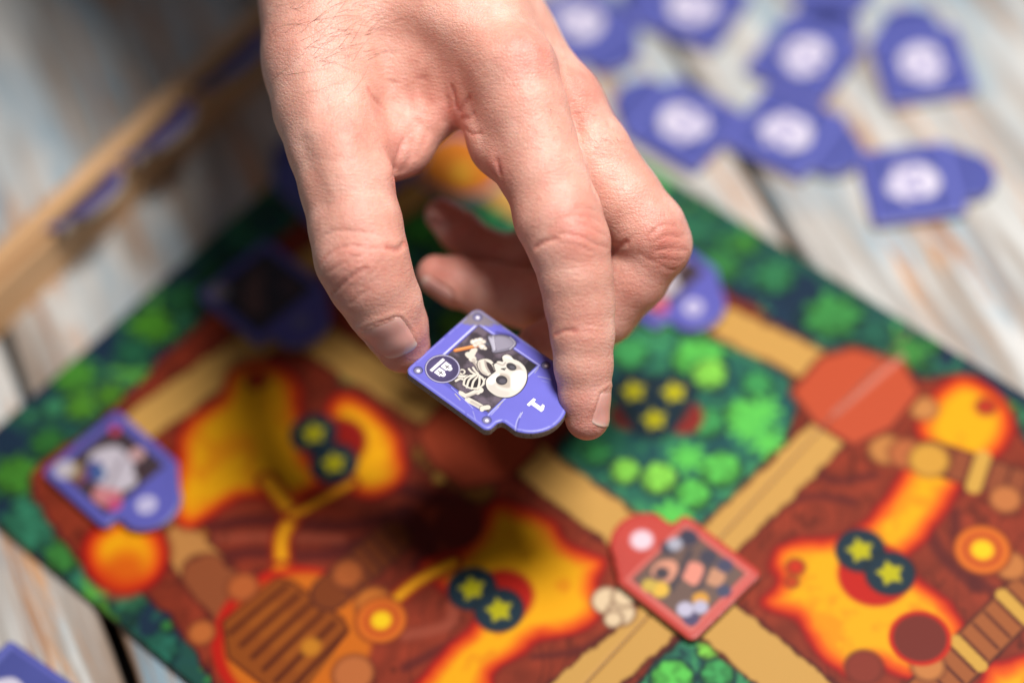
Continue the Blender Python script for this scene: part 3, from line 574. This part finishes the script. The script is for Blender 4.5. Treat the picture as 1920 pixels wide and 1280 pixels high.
# ------------------------------------------------------------------ wooden rack with three tiles in its slot
HR = 0.019
f0 = px_plane(np.array(500.), np.array(152.)); f1 = px_plane(np.array(0.), np.array(628.)); b0 = px_plane(np.array(240.), np.array(228.), HR)
ax = (f0-f1)[:2]; ax /= np.linalg.norm(ax); pr = np.array([ax[1], -ax[0]])    # pr: toward the camera, lower right
wid = abs((b0-f1)[:2]@pr)
rack = empty('tile_rack', (f1[0], f1[1], 0), math.atan2(ax[1], ax[0])); tag(rack, 'long pale wooden tile rack lying on the planks left of the board', 'tile rack')
bm = bmesh.new(); Lk = 0.30; x0 = -0.10
sl = 0.0115; sw = 0.0042; ys = [0, 0, 0.0008, wid-sl-sw*0.2, wid-sl, wid-sl+sw, wid-sl+sw+0.0005, wid-0.001, wid, wid+0.0095]
zs = [0, HR-0.0009, HR, HR, HR-0.013, HR-0.013, HR, HR, HR-0.0009, 0]
rr = [[bm.verts.new((x, y, z)) for y, z in zip(ys, zs)] for x in (x0, x0+Lk)]
for j in range(len(ys)): bm.faces.new((rr[0][j], rr[0][(j+1) % len(ys)], rr[1][(j+1) % len(ys)], rr[1][j]))
bm.faces.new(rr[0]); bm.faces.new(rr[1][::-1]); bmesh.ops.recalc_face_normals(bm, faces=bm.faces)
me = bpy.data.meshes.new('rail'); bm.to_mesh(me); bm.free(); me.materials.append(M_RACK); link('rail', me, rack)
sy = wid-sl+sw*0.5; phi = math.radians(38)
for i, (px_, py_) in enumerate(((172, 385), (305, 256), (438, 118))):
    q = px_plane(np.array(float(px_)), np.array(float(py_)), HR); along = (q-f1)[:2]@ax
    t = proto.copy(); COL.objects.link(t)
    for ch in proto.children:
        k = ch.copy(); COL.objects.link(k); k.parent = t
        if k.name.startswith('printed_face'): k.data = ME_DARK
    t['label'] = ['purple tile in the rack slot, the one farthest from the hand', 'purple tile in the rack slot, between its two neighbours', 'purple tile in the rack slot, next to the wrist'][i]
    t['group'] = 'tiles standing in the rack'
    base = f1[:2]+ax*along-pr*sy
    # local y of the tile leans out of the slot toward the camera
    vy3 = np.array([pr[0]*math.cos(phi), pr[1]*math.cos(phi), math.sin(phi)]); vx3 = np.array([-ax[0], -ax[1], 0.0]); vz3 = np.cross(vx3, vy3)
    if vz3[2] < 0: vx3 = -vx3; vz3 = -vz3
    o3 = np.array([base[0], base[1], HR])-vy3*0.0068
    t.matrix_world = Matrix(((vx3[0], vy3[0], vz3[0], o3[0]), (vx3[1], vy3[1], vz3[1], o3[1]), (vx3[2], vy3[2], vz3[2], o3[2]), (0, 0, 0, 1)))

# ------------------------------------------------------------------ the hand: one continuous skin
# local hand space in mm: X right, Y up, Z toward the lens, origin on the focal plane
def loc(px, py, d): s = (610.0+d)/F_PX; return np.array([(px-960)*s, -(py-640)*s, -d])
def chain(L): return [(loc(a, b_, c), r_*(610.0+c)/F_PX) for a, b_, c, r_ in L]
INDEX = chain([(955, 128, 1, 78), (985, 205, -2, 78), (1021, 320, -4, 80), (1046, 405, -6, 82), (1066, 455, -7, 77), (1080, 520, -7, 68), (1087, 570, -6, 65), (1092, 625, -6, 59), (1094, 685, -5, 54), (1096, 742, -4, 47), (1101, 783, -3, 42)])
THUMB = chain([(600, 110, 10, 100), (612, 200, 5, 99), (632, 270, 1, 94), (650, 350, -3, 87), (667, 425, -5, 87), (678, 482, -6, 87), (694, 523, -5, 80), (718, 568, -2, 72), (740, 610, 2, 61), (756, 648, 5.5, 51)])
MIDDLE = chain([(1050, 195, 13, 74), (1108, 285, 11, 74), (1168, 372, 9, 72), (1215, 430, 8, 70), (1232, 458, 9, 64), (1190, 520, 13, 62), (1135, 585, 18, 60), (1080, 628, 21, 56), (1040, 640, 21, 48), (1008, 648, 19, 41)])
RING = chain([(1060, 290, 30, 66), (1110, 380, 30, 64), (1110, 470, 31, 60), (1062, 560, 32, 58), (985, 560, 32, 56), (915, 545, 33, 53), (855, 527, 33, 46), (818, 515, 34, 37)])
PINKY = chain([(1030, 290, 42, 60), (1060, 380, 44, 54), (1030, 450, 44, 52), (972, 488, 44, 49), (910, 475, 44, 45), (862, 432, 44, 40), (827, 403, 44, 31)])
PALM = [chain([(570, -1300, 0, 410), (620, -900, 20, 345), (680, -420, 36, 262), (712, -120, 34, 205), (725, 0, 30, 165)]),
        chain([(600, -60, 18, 120), (600, 110, 10, 100)]),
        chain([(790, -90, 22, 130), (880, 30, 12, 100), (955, 128, 1, 78)]),
        chain([(820, -60, 30, 120), (930, 70, 22, 95), (1050, 195, 13, 74)]),
        chain([(800, -60, 45, 120), (920, 100, 42, 85), (1060, 290, 30, 66)]),
        chain([(770, -60, 58, 125), (880, 100, 60, 88), (1020, 280, 46, 62)]),
        chain([(640, 60, 22, 110), (850, 60, 22, 110)]), chain([(665, 170, 17, 86), (790, 150, 19, 78), (900, 110, 14, 85)]),
        chain([(690, 300, 9, 52), (752, 272, 13, 50), (820, 195, 14, 46), (885, 165, 9, 52)]),
        chain([(680, 230, 12, 74), (790, 190, 17, 60)]), chain([(912, 190, 7, 58), (944, 268, 4, 55), (986, 320, 0, 50)])]
H = 0.5
def stretch(a, b_, lo, hi):
    g = list(np.arange(a, b_, H)); st_ = H
    while g[-1] < hi: st_ = min(st_*1.08, 4); g.append(g[-1]+st_)
    st_ = H
    while g[0] > lo: st_ = min(st_*1.08, 4); g.insert(0, g[0]-st_)
    return np.array(g)
gx = stretch(-76, 58, -150, 60); gz = stretch(-75, 26, -76, 275)
gy = [-32.0]
while gy[-1] < 96: gy.append(gy[-1]+H)
stp = H
while gy[-1] < 285: stp *= 1.06; gy.append(gy[-1]+min(stp, 4))
gy = np.array(gy)
# beyond the wrist the forearm widens past gx: keep it inside
nx, ny, nz = len(gx), len(gy), len(gz)
def rcone(P, a, ra, b_, rb):
    ba = b_-a; l2 = ba@ba
    if l2 < 1e-9: return np.linalg.norm(P-a, axis=-1)-max(ra, rb)
    rr_ = ra-rb; a2 = l2-rr_*rr_; il2 = 1/l2
    pa = P-a; y_ = pa@ba; z_ = y_-l2; q = pa*l2-y_[..., None]*ba; x2 = np.einsum('...i,...i->...', q, q); y2 = y_*y_*l2; z2 = z_*z_*l2
    k = np.sign(rr_)*rr_*rr_*x2
    r1 = np.sqrt(x2+z2)*il2-rb; r2 = np.sqrt(x2+y2)*il2-ra; r3 = (np.sqrt(np.maximum(x2*a2*il2, 0))+y_*rr_)*il2-ra
    return np.where(np.sign(z_)*a2*z2 > k, r1, np.where(np.sign(y_)*a2*y2 < k, r2, r3))
def smin(a, b_, k):
    h = np.maximum(k-np.abs(a-b_), 0)/k; return np.minimum(a, b_)-h*h*k*0.25
def box_idx(lo, hi):
    i0 = [max(0, np.searchsorted(g, l)-1) for g, l in zip((gx, gy, gz), lo)]; i1 = [min(len(g), np.searchsorted(g, h_)+1) for g, h_ in zip((gx, gy, gz), hi)]
    return tuple(slice(a, b_) for a, b_ in zip(i0, i1))
def pts(sl):
    return np.stack(np.meshgrid(gx[sl[0]], gy[sl[1]], gz[sl[2]], indexing='ij'), -1).astype(np.float32)
def add_chain(Fd, C_, k):
    for (a, ra), (b_, rb) in zip(C_[:-1], C_[1:]):
        pad = max(ra, rb)+k+2; sl_ = box_idx(np.minimum(a, b_)-pad, np.maximum(a, b_)+pad)
        if any(s_.stop <= s_.start for s_ in sl_): continue
        P = pts(sl_); v = rcone(P, a.astype(np.float32), np.float32(ra), b_.astype(np.float32), np.float32(rb)); Fd[sl_] = smin(Fd[sl_], v, k)
big = lambda: np.full((nx, ny, nz), 30.0, np.float32)
palm = big()
for i, C_ in enumerate(PALM): add_chain(palm, C_, 7.0 if i < 8 else 5.0)
Fh = palm.copy()
for C_, k in ((THUMB, 6.0), (INDEX, 5.0), (MIDDLE, 5.0), (RING, 4.0), (PINKY, 4.0)):
    f_ = big(); add_chain(f_, C_, 1.5)
    f_ = smin(f_, palm, k); Fh = smin(Fh, f_, 0.7)
del palm, f_
def sample(P):
    i = np.clip(np.interp(P[..., 0], gx, np.arange(nx)), 0, nx-1.001); k = np.clip(np.interp(P[..., 2], gz, np.arange(nz)), 0, nz-1.001); j = np.clip(np.interp(P[..., 1], gy, np.arange(ny)), 0, ny-1.001)
    i0, j0, k0 = i.astype(int), j.astype(int), k.astype(int); a, b_, c = i-i0, j-j0, k-k0; r_ = 0
    for di in (0, 1):
        for dj in (0, 1):
            for dk in (0, 1): r_ = r_+Fh[i0+di, j0+dj, k0+dk]*(a if di else 1-a)*(b_ if dj else 1-b_)*(c if dk else 1-c)
    return r_
def hit(px, py, d0=-35, d1=60):                 # nearest skin under a photograph pixel
    ds = np.arange(d0, d1, 0.25); s = (610+ds)/F_PX; P = np.stack([(px-960)*s, -(py-640)*s, -ds], -1); f_ = sample(P); k = np.where(f_ < 0)[0]
    return P[k[0]] if len(k) else None
def dent(P3, depth, wd, seg=True):              # groove (depth > 0) or swelling (depth < 0) along a line on the skin
    global Fh
    P3 = [p for p in P3 if p is not None]
    if not P3: return
    if len(P3) == 1: P3 = P3+[P3[0]+1e-3]
    A = np.array(P3); pad = wd*2.6; sl_ = box_idx(A.min(0)-pad, A.max(0)+pad); P = pts(sl_); d2 = np.full(P.shape[:3], 1e9, np.float32); tt = np.zeros(P.shape[:3], np.float32); n = len(A)-1
    for q in range(n):
        a = A[q].astype(np.float32); ab = (A[q+1]-A[q]).astype(np.float32); t_ = np.clip(((P-a)@ab)/max(float(ab@ab), 1e-9), 0, 1); v = P-a-t_[..., None]*ab; e = np.einsum('...i,...i->...', v, v); m = e < d2; d2[m] = e[m]; tt[m] = (q+t_[m])/n
    tap = np.minimum(1, np.minimum(tt, 1-tt)*6+0.25) if n > 1 else 1
    Fh[sl_] += depth*tap*np.exp(-d2/(wd*wd))
def line(L, depth, wd):
    L = catmull(L, False, 5) if len(L) > 2 else np.array([np.array(L[0])*(1-t)+np.array(L[-1])*t for t in np.linspace(0, 1, 6)])
    dent([hit(*p) for p in L], depth, wd)
def lump(px, py, depth, wd): dent([hit(px, py)], depth, wd)
# broad forms: knuckles, tendons, hollows
for a in ((1000, 95, -2.0, 7), (1240, 450, -0.6, 4), (1085, 430, -0.5, 5), (668, 500, -0.8, 6), (642, 285, -1.2, 7), (1085, 165, -1.0, 6), (722, 318, -1.6, 4), (752, 185, 1.6, 7), (835, 190, 1.2, 5), (600, 470, -0.6, 5), (925, 305, -1.2, 4.0), (760, 640, -0.8, 4), (1075, 690, -0.3, 4)): lump(*a)
line([(700, -20), (860, 60), (970, 110)], -0.9, 5); line([(700, 250), (735, 200), (800, 180)], 0.8, 4); line([(790, 220), (760, 280), (745, 330)], 0.7, 2.5); line([(690, 150), (650, 220), (640, 300)], -0.5, 5)
line([(1050, 120), (1085, 250), (1120, 370)], 0.9, 1.7); line([(840, 30), (930, 60), (985, 70)], -0.3, 2.5); line([(560, 250), (590, 330), (612, 400)], 0.5, 3); line([(560, 60), (580, 180), (590, 260)], -0.4, 4)
# creases
CRE = [([(622, 550), (646, 530), (668, 513), (690, 502)], 0.55, 0.5), ([(602, 496), (616, 477), (634, 467), (662, 461), (690, 466), (718, 463)], 0.35, 0.5), ([(590, 474), (606, 443), (636, 432), (677, 436), (718, 443)], 0.28, 0.55), ([(724, 464), (745, 469), (760, 456)], 0.8, 0.8),
       ([(655, 572), (668, 560), (690, 542)], 0.25, 0.45), ([(612, 512), (640, 497), (668, 488)], 0.25, 0.4), ([(640, 512), (660, 498), (690, 490), (720, 492)], 0.18, 0.4), ([(650, 480), (680, 482), (710, 478)], 0.2, 0.4),
       ([(1003, 466), (1018, 455), (1046, 447)], 0.6, 0.6), ([(1044, 438), (1070, 440), (1092, 446), (1119, 459), (1143, 465)], 0.35, 0.45), ([(1080, 420), (1100, 424), (1118, 434), (1138, 443)], 0.32, 0.42), ([(1060, 408), (1085, 404), (1110, 410), (1132, 422)], 0.25, 0.42), ([(1050, 456), (1080, 460), (1110, 472)], 0.2, 0.4), ([(1075, 392), (1100, 390), (1122, 398)], 0.2, 0.4),
       ([(1040, 629), (1056, 621), (1082, 620)], 0.5, 0.6), ([(1085, 612), (1110, 610), (1140, 616)], 0.15, 0.4), ([(1088, 624), (1115, 623), (1142, 628)], 0.15, 0.4),
       ([(860, 214), (874, 192), (884, 180)], 0.4, 0.8), ([(862, 222), (878, 222), (892, 212)], 0.3, 0.6), ([(856, 205), (853, 180), (846, 160)], 0.35, 0.7), ([(870, 240), (885, 252), (905, 250)], 0.3, 0.5),
       ([(932, 296), (934, 312), (938, 330)], 0.4, 0.8), ([(738, 345), (741, 310), (756, 262)], 0.6, 0.7), ([(750, 330), (768, 295), (775, 262)], 0.35, 0.7), ([(690, 165), (700, 185), (720, 205)], 0.4, 1.0),
       ([(1146, 469), (1160, 462), (1178, 452)], 0.5, 0.8), ([(1178, 452), (1197, 437)], 0.15, 0.8), ([(1219, 440), (1241, 422), (1268, 424)], 0.35, 0.45), ([(1226, 455), (1250, 443), (1280, 447)], 0.3, 0.4), ([(1228, 470), (1258, 468), (1290, 470)], 0.35, 0.45), ([(1232, 485), (1258, 488), (1280, 488)], 0.25, 0.4), ([(1238, 498), (1255, 505), (1266, 506)], 0.3, 0.4), ([(1234, 410), (1250, 402)], 0.2, 0.4),
       ([(1215, 460), (1216, 445), (1226, 430)], 0.25, 0.5), ([(985, 85), (1000, 95), (1020, 98)], 0.12, 0.6)]
for L_, de, wd in CRE: line(L_, de*1.4, wd*0.85)
for L_, de, wd in (([(738, 150), (728, 175), (735, 202)], 0.5, 1.5), ([(793, 140), (795, 170), (806, 205)], 0.5, 1.6), ([(760, 160), (764, 185), (770, 210)], 0.25, 1.2), ([(770, 300), (792, 272), (803, 240)], 0.3, 1.2), ([(830, 235), (838, 205), (836, 180)], 0.3, 1.0)): line(L_, de, wd)
for q in range(16):                             # fine cross lines on the thumb joint and knuckles
    cx, cy = random.choice([(668, 490), (1095, 432), (1250, 462), (668, 500)]); a = random.uniform(-0.5, 0.5)-(0.5 if cx < 700 else 0); l_ = random.uniform(12, 30); cx += random.uniform(-45, 40); cy += random.uniform(-45, 35)
    line([(cx-l_*math.cos(a), cy-l_*math.sin(a)), (cx, cy+random.uniform(-3, 3)), (cx+l_*math.cos(a), cy+l_*math.sin(a))], 0.14, 0.4)
# nails: centre, outward normal, direction to the tip, width, length
def unit(v): v = np.array(v, float); return v/np.linalg.norm(v)
NAILS = [(loc(738, 632, -4), unit((-0.48, -0.24, 0.84)), unit((0.42, -0.90, 0.0)), 10.9, 10.4), (loc(1136, 764, -6), unit((0.97, -0.12, 0.26)), unit((-0.02, -1, 0.0)), 9.8, 10.0),
         (loc(820, 553, 30), unit((-0.12, -0.88, 0.46)), unit((-0.93, 0.34, 0.0)), 9.0, 9.5), (loc(819, 420, 39), unit((-0.46, -0.56, 0.69)), unit((-0.72, 0.70, 0.0)), 6.2, 6.8)]
nail_data = []
for c0, n0, a0, wn_, ln_ in NAILS:
    a0 = unit(a0-n0*(a0@n0)); s0 = np.cross(n0, a0); ns, nt_ = 25, 25; V = np.zeros((ns, nt_, 3)); 
    for i in range(ns):
        for j in range(nt_):
            u = i/(ns-1)*2-1; v = j/(nt_-1)*2-1
            ww = wn_/2*(1-0.10*(v < 0)*v*v); vv = v*ln_/2
            if v < 0: vv = vv*(1-0.30*u*u)
            else: vv = vv*(1-0.30*u*u)
            bend = u*1.15; base = c0+a0*vv+s0*(math.sin(bend)/math.sin(1.15))*ww*0.98
            q0 = base+n0*8; nn_ = unit(n0+s0*u*0.55); q0 = base+nn_*8
            ds = np.arange(0, 10.0 if wn_ < 7 else 22, 0.1); PP = q0-nn_*ds[:, None]; f_ = sample(PP); k = np.where(f_ < 0.02)[0]
            V[i, j] = PP[k[0]] if len(k) else base
    nail_data.append((V, n0, a0, s0))
for (V, n0, a0, s0) in nail_data:
    rim_ = np.vstack([V[0, ::-1], V[1:, 0], V[-1, 1:]]); dent(list(rim_[::3]), 0.35, 0.5)
    off = [p - s0*np.sign((p-V[12, 12])@s0)*(-0.9) - a0*0.0 for p in rim_[::3]]; dent(off, -0.35, 0.9)
    dent([V[i, 0]-a0*0.9 for i in range(2, 23, 3)], -0.3, 0.8)
# ---- surface nets
ins = Fh < 0
c8 = [ins[a:nx-1+a, b_:ny-1+b_, c:nz-1+c] for a in (0, 1) for b_ in (0, 1) for c in (0, 1)]
anyi = c8[0].copy(); alli = c8[0].copy()
for q in c8[1:]: anyi |= q; alli &= q
act = np.argwhere(anyi & ~alli); del anyi, alli
vid = np.full((nx-1, ny-1, nz-1), -1, np.int32); vid[tuple(act.T)] = np.arange(len(act))
acc = np.zeros((len(act), 3)); cnt = np.zeros(len(act))
cor = [(a, b_, c) for a in (0, 1) for b_ in (0, 1) for c in (0, 1)]
for a in cor:
    for ax_ in range(3):
        if a[ax_]: continue
        b_ = list(a); b_[ax_] = 1; fa = Fh[act[:, 0]+a[0], act[:, 1]+a[1], act[:, 2]+a[2]]; fb = Fh[act[:, 0]+b_[0], act[:, 1]+b_[1], act[:, 2]+b_[2]]
        m = (fa < 0) != (fb < 0); t_ = np.where(m, fa/np.where(m, fa-fb, 1), 0); p = np.tile(np.array(a, float), (len(act), 1)); p[:, ax_] = t_; acc[m] += p[m]; cnt[m] += 1
lp = act+acc/cnt[:, None]
VX = np.stack([np.interp(lp[:, 0], np.arange(nx), gx), np.interp(lp[:, 1], np.arange(ny), gy), np.interp(lp[:, 2], np.arange(nz), gz)], 1)
quads = []
for ax_ in range(3):
    sl0 = [slice(None)]*3; sl1 = [slice(None)]*3; sl0[ax_] = slice(0, -1); sl1[ax_] = slice(1, None)
    A_, B_ = ins[tuple(sl0)], ins[tuple(sl1)]; e = np.argwhere(A_ != B_); o1, o2 = [q for q in range(3) if q != ax_]
    e = e[(e[:, o1] > 0) & (e[:, o2] > 0) & (e[:, o1] < (nx, ny, nz)[o1]-1) & (e[:, o2] < (nx, ny, nz)[o2]-1)]
    def cell(d1, d2): q = e.copy(); q[:, o1] -= d1; q[:, o2] -= d2; return vid[tuple(q.T)]
    Q = np.stack([cell(0, 0), cell(1, 0), cell(1, 1), cell(0, 1)], 1); fl = A_[tuple(e.T)]
    if ax_ == 1: fl = ~fl
    Q[~fl] = Q[~fl][:, ::-1]; quads.append(Q)
Q = np.vstack(quads); Q = Q[(Q >= 0).all(1)]
print('hand quads', len(Q)); del vid, c8, ins
# skin material
def skin_material():
    m, nt, b = mat('skin'); L = nt.links
    tc = N(nt, 'ShaderNodeTexCoord'); at_ = N(nt, 'ShaderNodeAttribute', attribute_name='redness')
    n1 = N(nt, 'ShaderNodeTexNoise', Scale=70.0, Detail=4.0, Roughness=0.6); L.new(tc.outputs['Object'], n1.inputs['Vector'])
    n2 = N(nt, 'ShaderNodeTexNoise', Scale=420.0, Detail=3.0); L.new(tc.outputs['Object'], n2.inputs['Vector'])
    base = ramp(nt, n1.outputs[0], [(0.30, (208, 150, 132)), (0.5, (218, 163, 145)), (0.70, (230, 182, 165))])
    ad = N(nt, 'ShaderNodeMath', operation='ADD'); L.new(at_.outputs['Fac'], ad.inputs[0])
    mr = N(nt, 'ShaderNodeMapRange'); mr.inputs['From Min'].default_value = 0.35; mr.inputs['From Max'].default_value = 0.7; mr.inputs['To Min'].default_value = -0.05; mr.inputs['To Max'].default_value = 0.13; L.new(n2.outputs[0], mr.inputs['Value']); L.new(mr.outputs[0], ad.inputs[1]); ad.use_clamp = True
    c = mixc(nt, ad.outputs[0], base.outputs[0], (206, 104, 92)); L.new(c, b.inputs['Base Color'])
    b.inputs['Roughness'].default_value = 0.42; b.inputs['Specular IOR Level'].default_value = 0.5
    b.inputs['Subsurface Weight'].default_value = 0.4; b.inputs['Subsurface Radius'].default_value = (1.0, 0.32, 0.16); b.inputs['Subsurface Scale'].default_value = 0.0028
    v = N(nt, 'ShaderNodeTexVoronoi', Scale=1100.0, feature='DISTANCE_TO_EDGE'); L.new(tc.outputs['Object'], v.inputs['Vector'])
    mp = N(nt, 'ShaderNodeMapping'); mp.inputs['Scale'].default_value = (500, 1500, 800); mp.inputs['Rotation'].default_value = (0, 0, 0.35); L.new(tc.outputs['Object'], mp.inputs['Vector'])
    n3 = N(nt, 'ShaderNodeTexNoise', Scale=1.0, Detail=5.0, Roughness=0.6); L.new(mp.outputs[0], n3.inputs['Vector'])
    pw = N(nt, 'ShaderNodeMath', operation='MINIMUM'); L.new(v.outputs['Distance'], pw.inputs[0]); pw.inputs[1].default_value = 0.22
    b1 = N(nt, 'ShaderNodeBump', Strength=0.6, Distance=0.0004); L.new(pw.outputs[0], b1.inputs['Height'])
    b2 = N(nt, 'ShaderNodeBump', Strength=0.75, Distance=0.00035); L.new(n3.outputs[0], b2.inputs['Height']); L.new(b1.outputs[0], b2.inputs['Normal']); L.new(b2.outputs[0], b.inputs['Normal'])
    return m
M_SKIN = skin_material()
red = np.zeros(len(VX))
for a in ((1000, 100, 8, 0.5), (1085, 430, 8, 0.42), (1255, 455, 8, 0.45), (668, 505, 10, 0.32), (760, 655, 9, 0.42), (1100, 790, 10, 0.42), (1090, 620, 6, 0.2), (1100, 160, 8, 0.35), (740, 290, 9, 0.32), (860, 215, 5, 0.5), (935, 315, 4, 0.4), (740, 340, 4, 0.4), (650, 240, 6, 0.2), (1200, 560, 9, 0.2), (820, 515, 12, 0.35), (825, 400, 12, 0.35), (800, 180, 9, 0.15), (525, 90, 8, 0.15), (795, 560, 5, 0.3), (1020, 640, 10, 0.3)):
    h_ = hit(a[0], a[1])
    if h_ is not None: red = np.maximum(red, 0) + a[3]*np.exp(-((VX-h_)**2).sum(1)/(a[2]**2))
for L_, de, wd in CRE:
    if de >= 0.3:
        for p in catmull(L_, False, 3):
            h_ = hit(*p)
            if h_ is not None: red = np.maximum(red, 0.55*min(1, de/0.5)*np.exp(-((VX-h_)**2).sum(1)/0.5))
MW = Matrix(((RT[0], UP[0], -DR[0], CAM[0]+DR[0]*0.61), (RT[1], UP[1], -DR[1], CAM[1]+DR[1]*0.61), (RT[2], UP[2], -DR[2], CAM[2]+DR[2]*0.61), (0, 0, 0, 1)))
me = mesh_np('hand', VX/1000, Q, [M_SKIN]); set_float(me, np.clip(red, 0, 1), 'redness')
hand = link('hand', me); hand.matrix_world = MW
tag(hand, "person's bare hand reaching in from the top and pinching the small skeleton tile", 'hand')
# nails
M_NAIL, nt, b = mat('fingernail'); b.inputs['Base Color'].default_value = tuple(lin((226, 172, 160)))+(1,); b.inputs['Roughness'].default_value = 0.30; b.inputs['Subsurface Weight'].default_value = 0.3; b.inputs['Subsurface Scale'].default_value = 0.001
at_ = N(nt, 'ShaderNodeAttribute', attribute_name='rim'); tcn = N(nt, 'ShaderNodeTexCoord')
c = mixc(nt, at_.outputs['Fac'], (222, 162, 150), (232, 198, 184)); nt.links.new(c, b.inputs['Base Color'])
for (V, n0, a0, s0) in nail_data:
    ns, nt_ = V.shape[:2]; W_ = V.copy()
    for _ in range(3): W_[1:-1, 1:-1] = (W_[:-2, 1:-1]+W_[2:, 1:-1]+W_[1:-1, :-2]+W_[1:-1, 2:]+W_[1:-1, 1:-1]*2)/6
    up_ = np.zeros((ns, nt_))
    for i in range(ns):
        for j in range(nt_):
            u = i/(ns-1)*2-1; v = j/(nt_-1)*2-1; ed = min((1-abs(u))*4, (1+v)*4, 1); up_[i, j] = -0.12+0.24*max(0, ed)+0.02*max(0, v)
    nrm = np.zeros_like(W_)
    for i in range(ns): nrm[i, :] = unit(n0+s0*(i/(ns-1)*2-1)*0.55)
    T = W_+nrm*up_[..., None]; Bt = T-nrm*0.45
    idx = np.arange(ns*nt_).reshape(ns, nt_); F1 = np.stack([idx[:-1, :-1], idx[1:, :-1], idx[1:, 1:], idx[:-1, 1:]], -1).reshape(-1, 4); off = ns*nt_
    per = np.concatenate([idx[:, 0], idx[-1, 1:], idx[-2::-1, -1], idx[0, -2:0:-1]]); m_ = len(per); k = np.arange(m_)
    FF = np.vstack([F1, F1[:, ::-1]+off, np.stack([per[k], per[k]+off, per[(k+1) % m_]+off, per[(k+1) % m_]], -1)])
    nn_ = mesh_np('nail', np.vstack([T.reshape(-1, 3), Bt.reshape(-1, 3)])/1000, FF, [M_NAIL]); jj = np.tile(np.arange(nt_), ns)/(nt_-1); ri = np.clip((jj-0.86)*9, 0, 1)+0.35*np.clip(1-jj*3.5, 0, 1); set_float(nn_, np.r_[ri, ri], 'rim')
    bmn = bmesh.new(); bmn.from_mesh(nn_); bmesh.ops.recalc_face_normals(bmn, faces=bmn.faces); bmn.to_mesh(nn_); bmn.free()
    link('nail', nn_, hand)
# fine hairs on the back of the hand and wrist
M_HAIR, nt, b = mat('body_hair'); b.inputs['Base Color'].default_value = (0.09, 0.05, 0.035, 1); b.inputs['Roughness'].default_value = 0.5
HV = []; HF = []
def hair(px, py, ang, ln, cur, r0=0.05):
    pts3 = []; n = 9; x_, y_ = px, py
    for q in range(n):
        h_ = hit(x_, y_)
        if h_ is None: return
        t_ = q/(n-1); lift = 0.10+1.1*math.sin(t_*math.pi*0.8)*0.8; pts3.append(h_+np.array([0, 0.15, 0.6])*lift)
        x_ += math.cos(ang)*ln/n; y_ += math.sin(ang)*ln/n; ang += cur/n
    A = np.array(pts3)
    if np.abs(np.diff(A, axis=0)).max() > 4: return
    for q in range(1, n-1): A[q] = (A[q-1]+A[q]*2+A[q+1])/4
    st0 = len(HV)
    for q in range(n):
        tg = unit(A[min(q+1, n-1)]-A[max(q-1, 0)]); s1 = unit(np.cross(tg, (0.2, 0.3, 1))); s2 = np.cross(tg, s1); r_ = r0*(1-0.75*q/(n-1))
        for k_ in range(3): HV.append(A[q]+(s1*math.cos(k_*2.094)+s2*math.sin(k_*2.094))*r_)
    for q in range(n-1):
        for k_ in range(3): HF.append((st0+q*3+k_, st0+q*3+(k_+1) % 3, st0+q*3+3+(k_+1) % 3, st0+q*3+3+k_))
R5 = random.Random(5)
for q in range(120):
    hx = R5.gauss(610, 62); hy = R5.gauss(55, 55)
    if hx < 500 or hy < -60 or hy > 240 or hx > 900: continue
    hair(hx, hy, R5.gauss(-0.42, 0.3), R5.uniform(30, 100), R5.gauss(0.35, 0.45), R5.uniform(0.022, 0.04))
for q in range(30): hair(R5.uniform(1080, 1180), R5.uniform(190, 290), R5.gauss(0.6, 0.3), R5.uniform(12, 26), R5.gauss(0, 0.4), 0.03)
for q in range(18): hair(R5.uniform(980, 1080), R5.uniform(200, 300), R5.gauss(0.9, 0.4), R5.uniform(12, 24), R5.gauss(0, 0.4), 0.025)
hm = mesh_np('hair', np.array(HV)/1000, np.array(HF), [M_HAIR]); ho = link('hair', hm, hand); ho['kind'] = 'stuff'
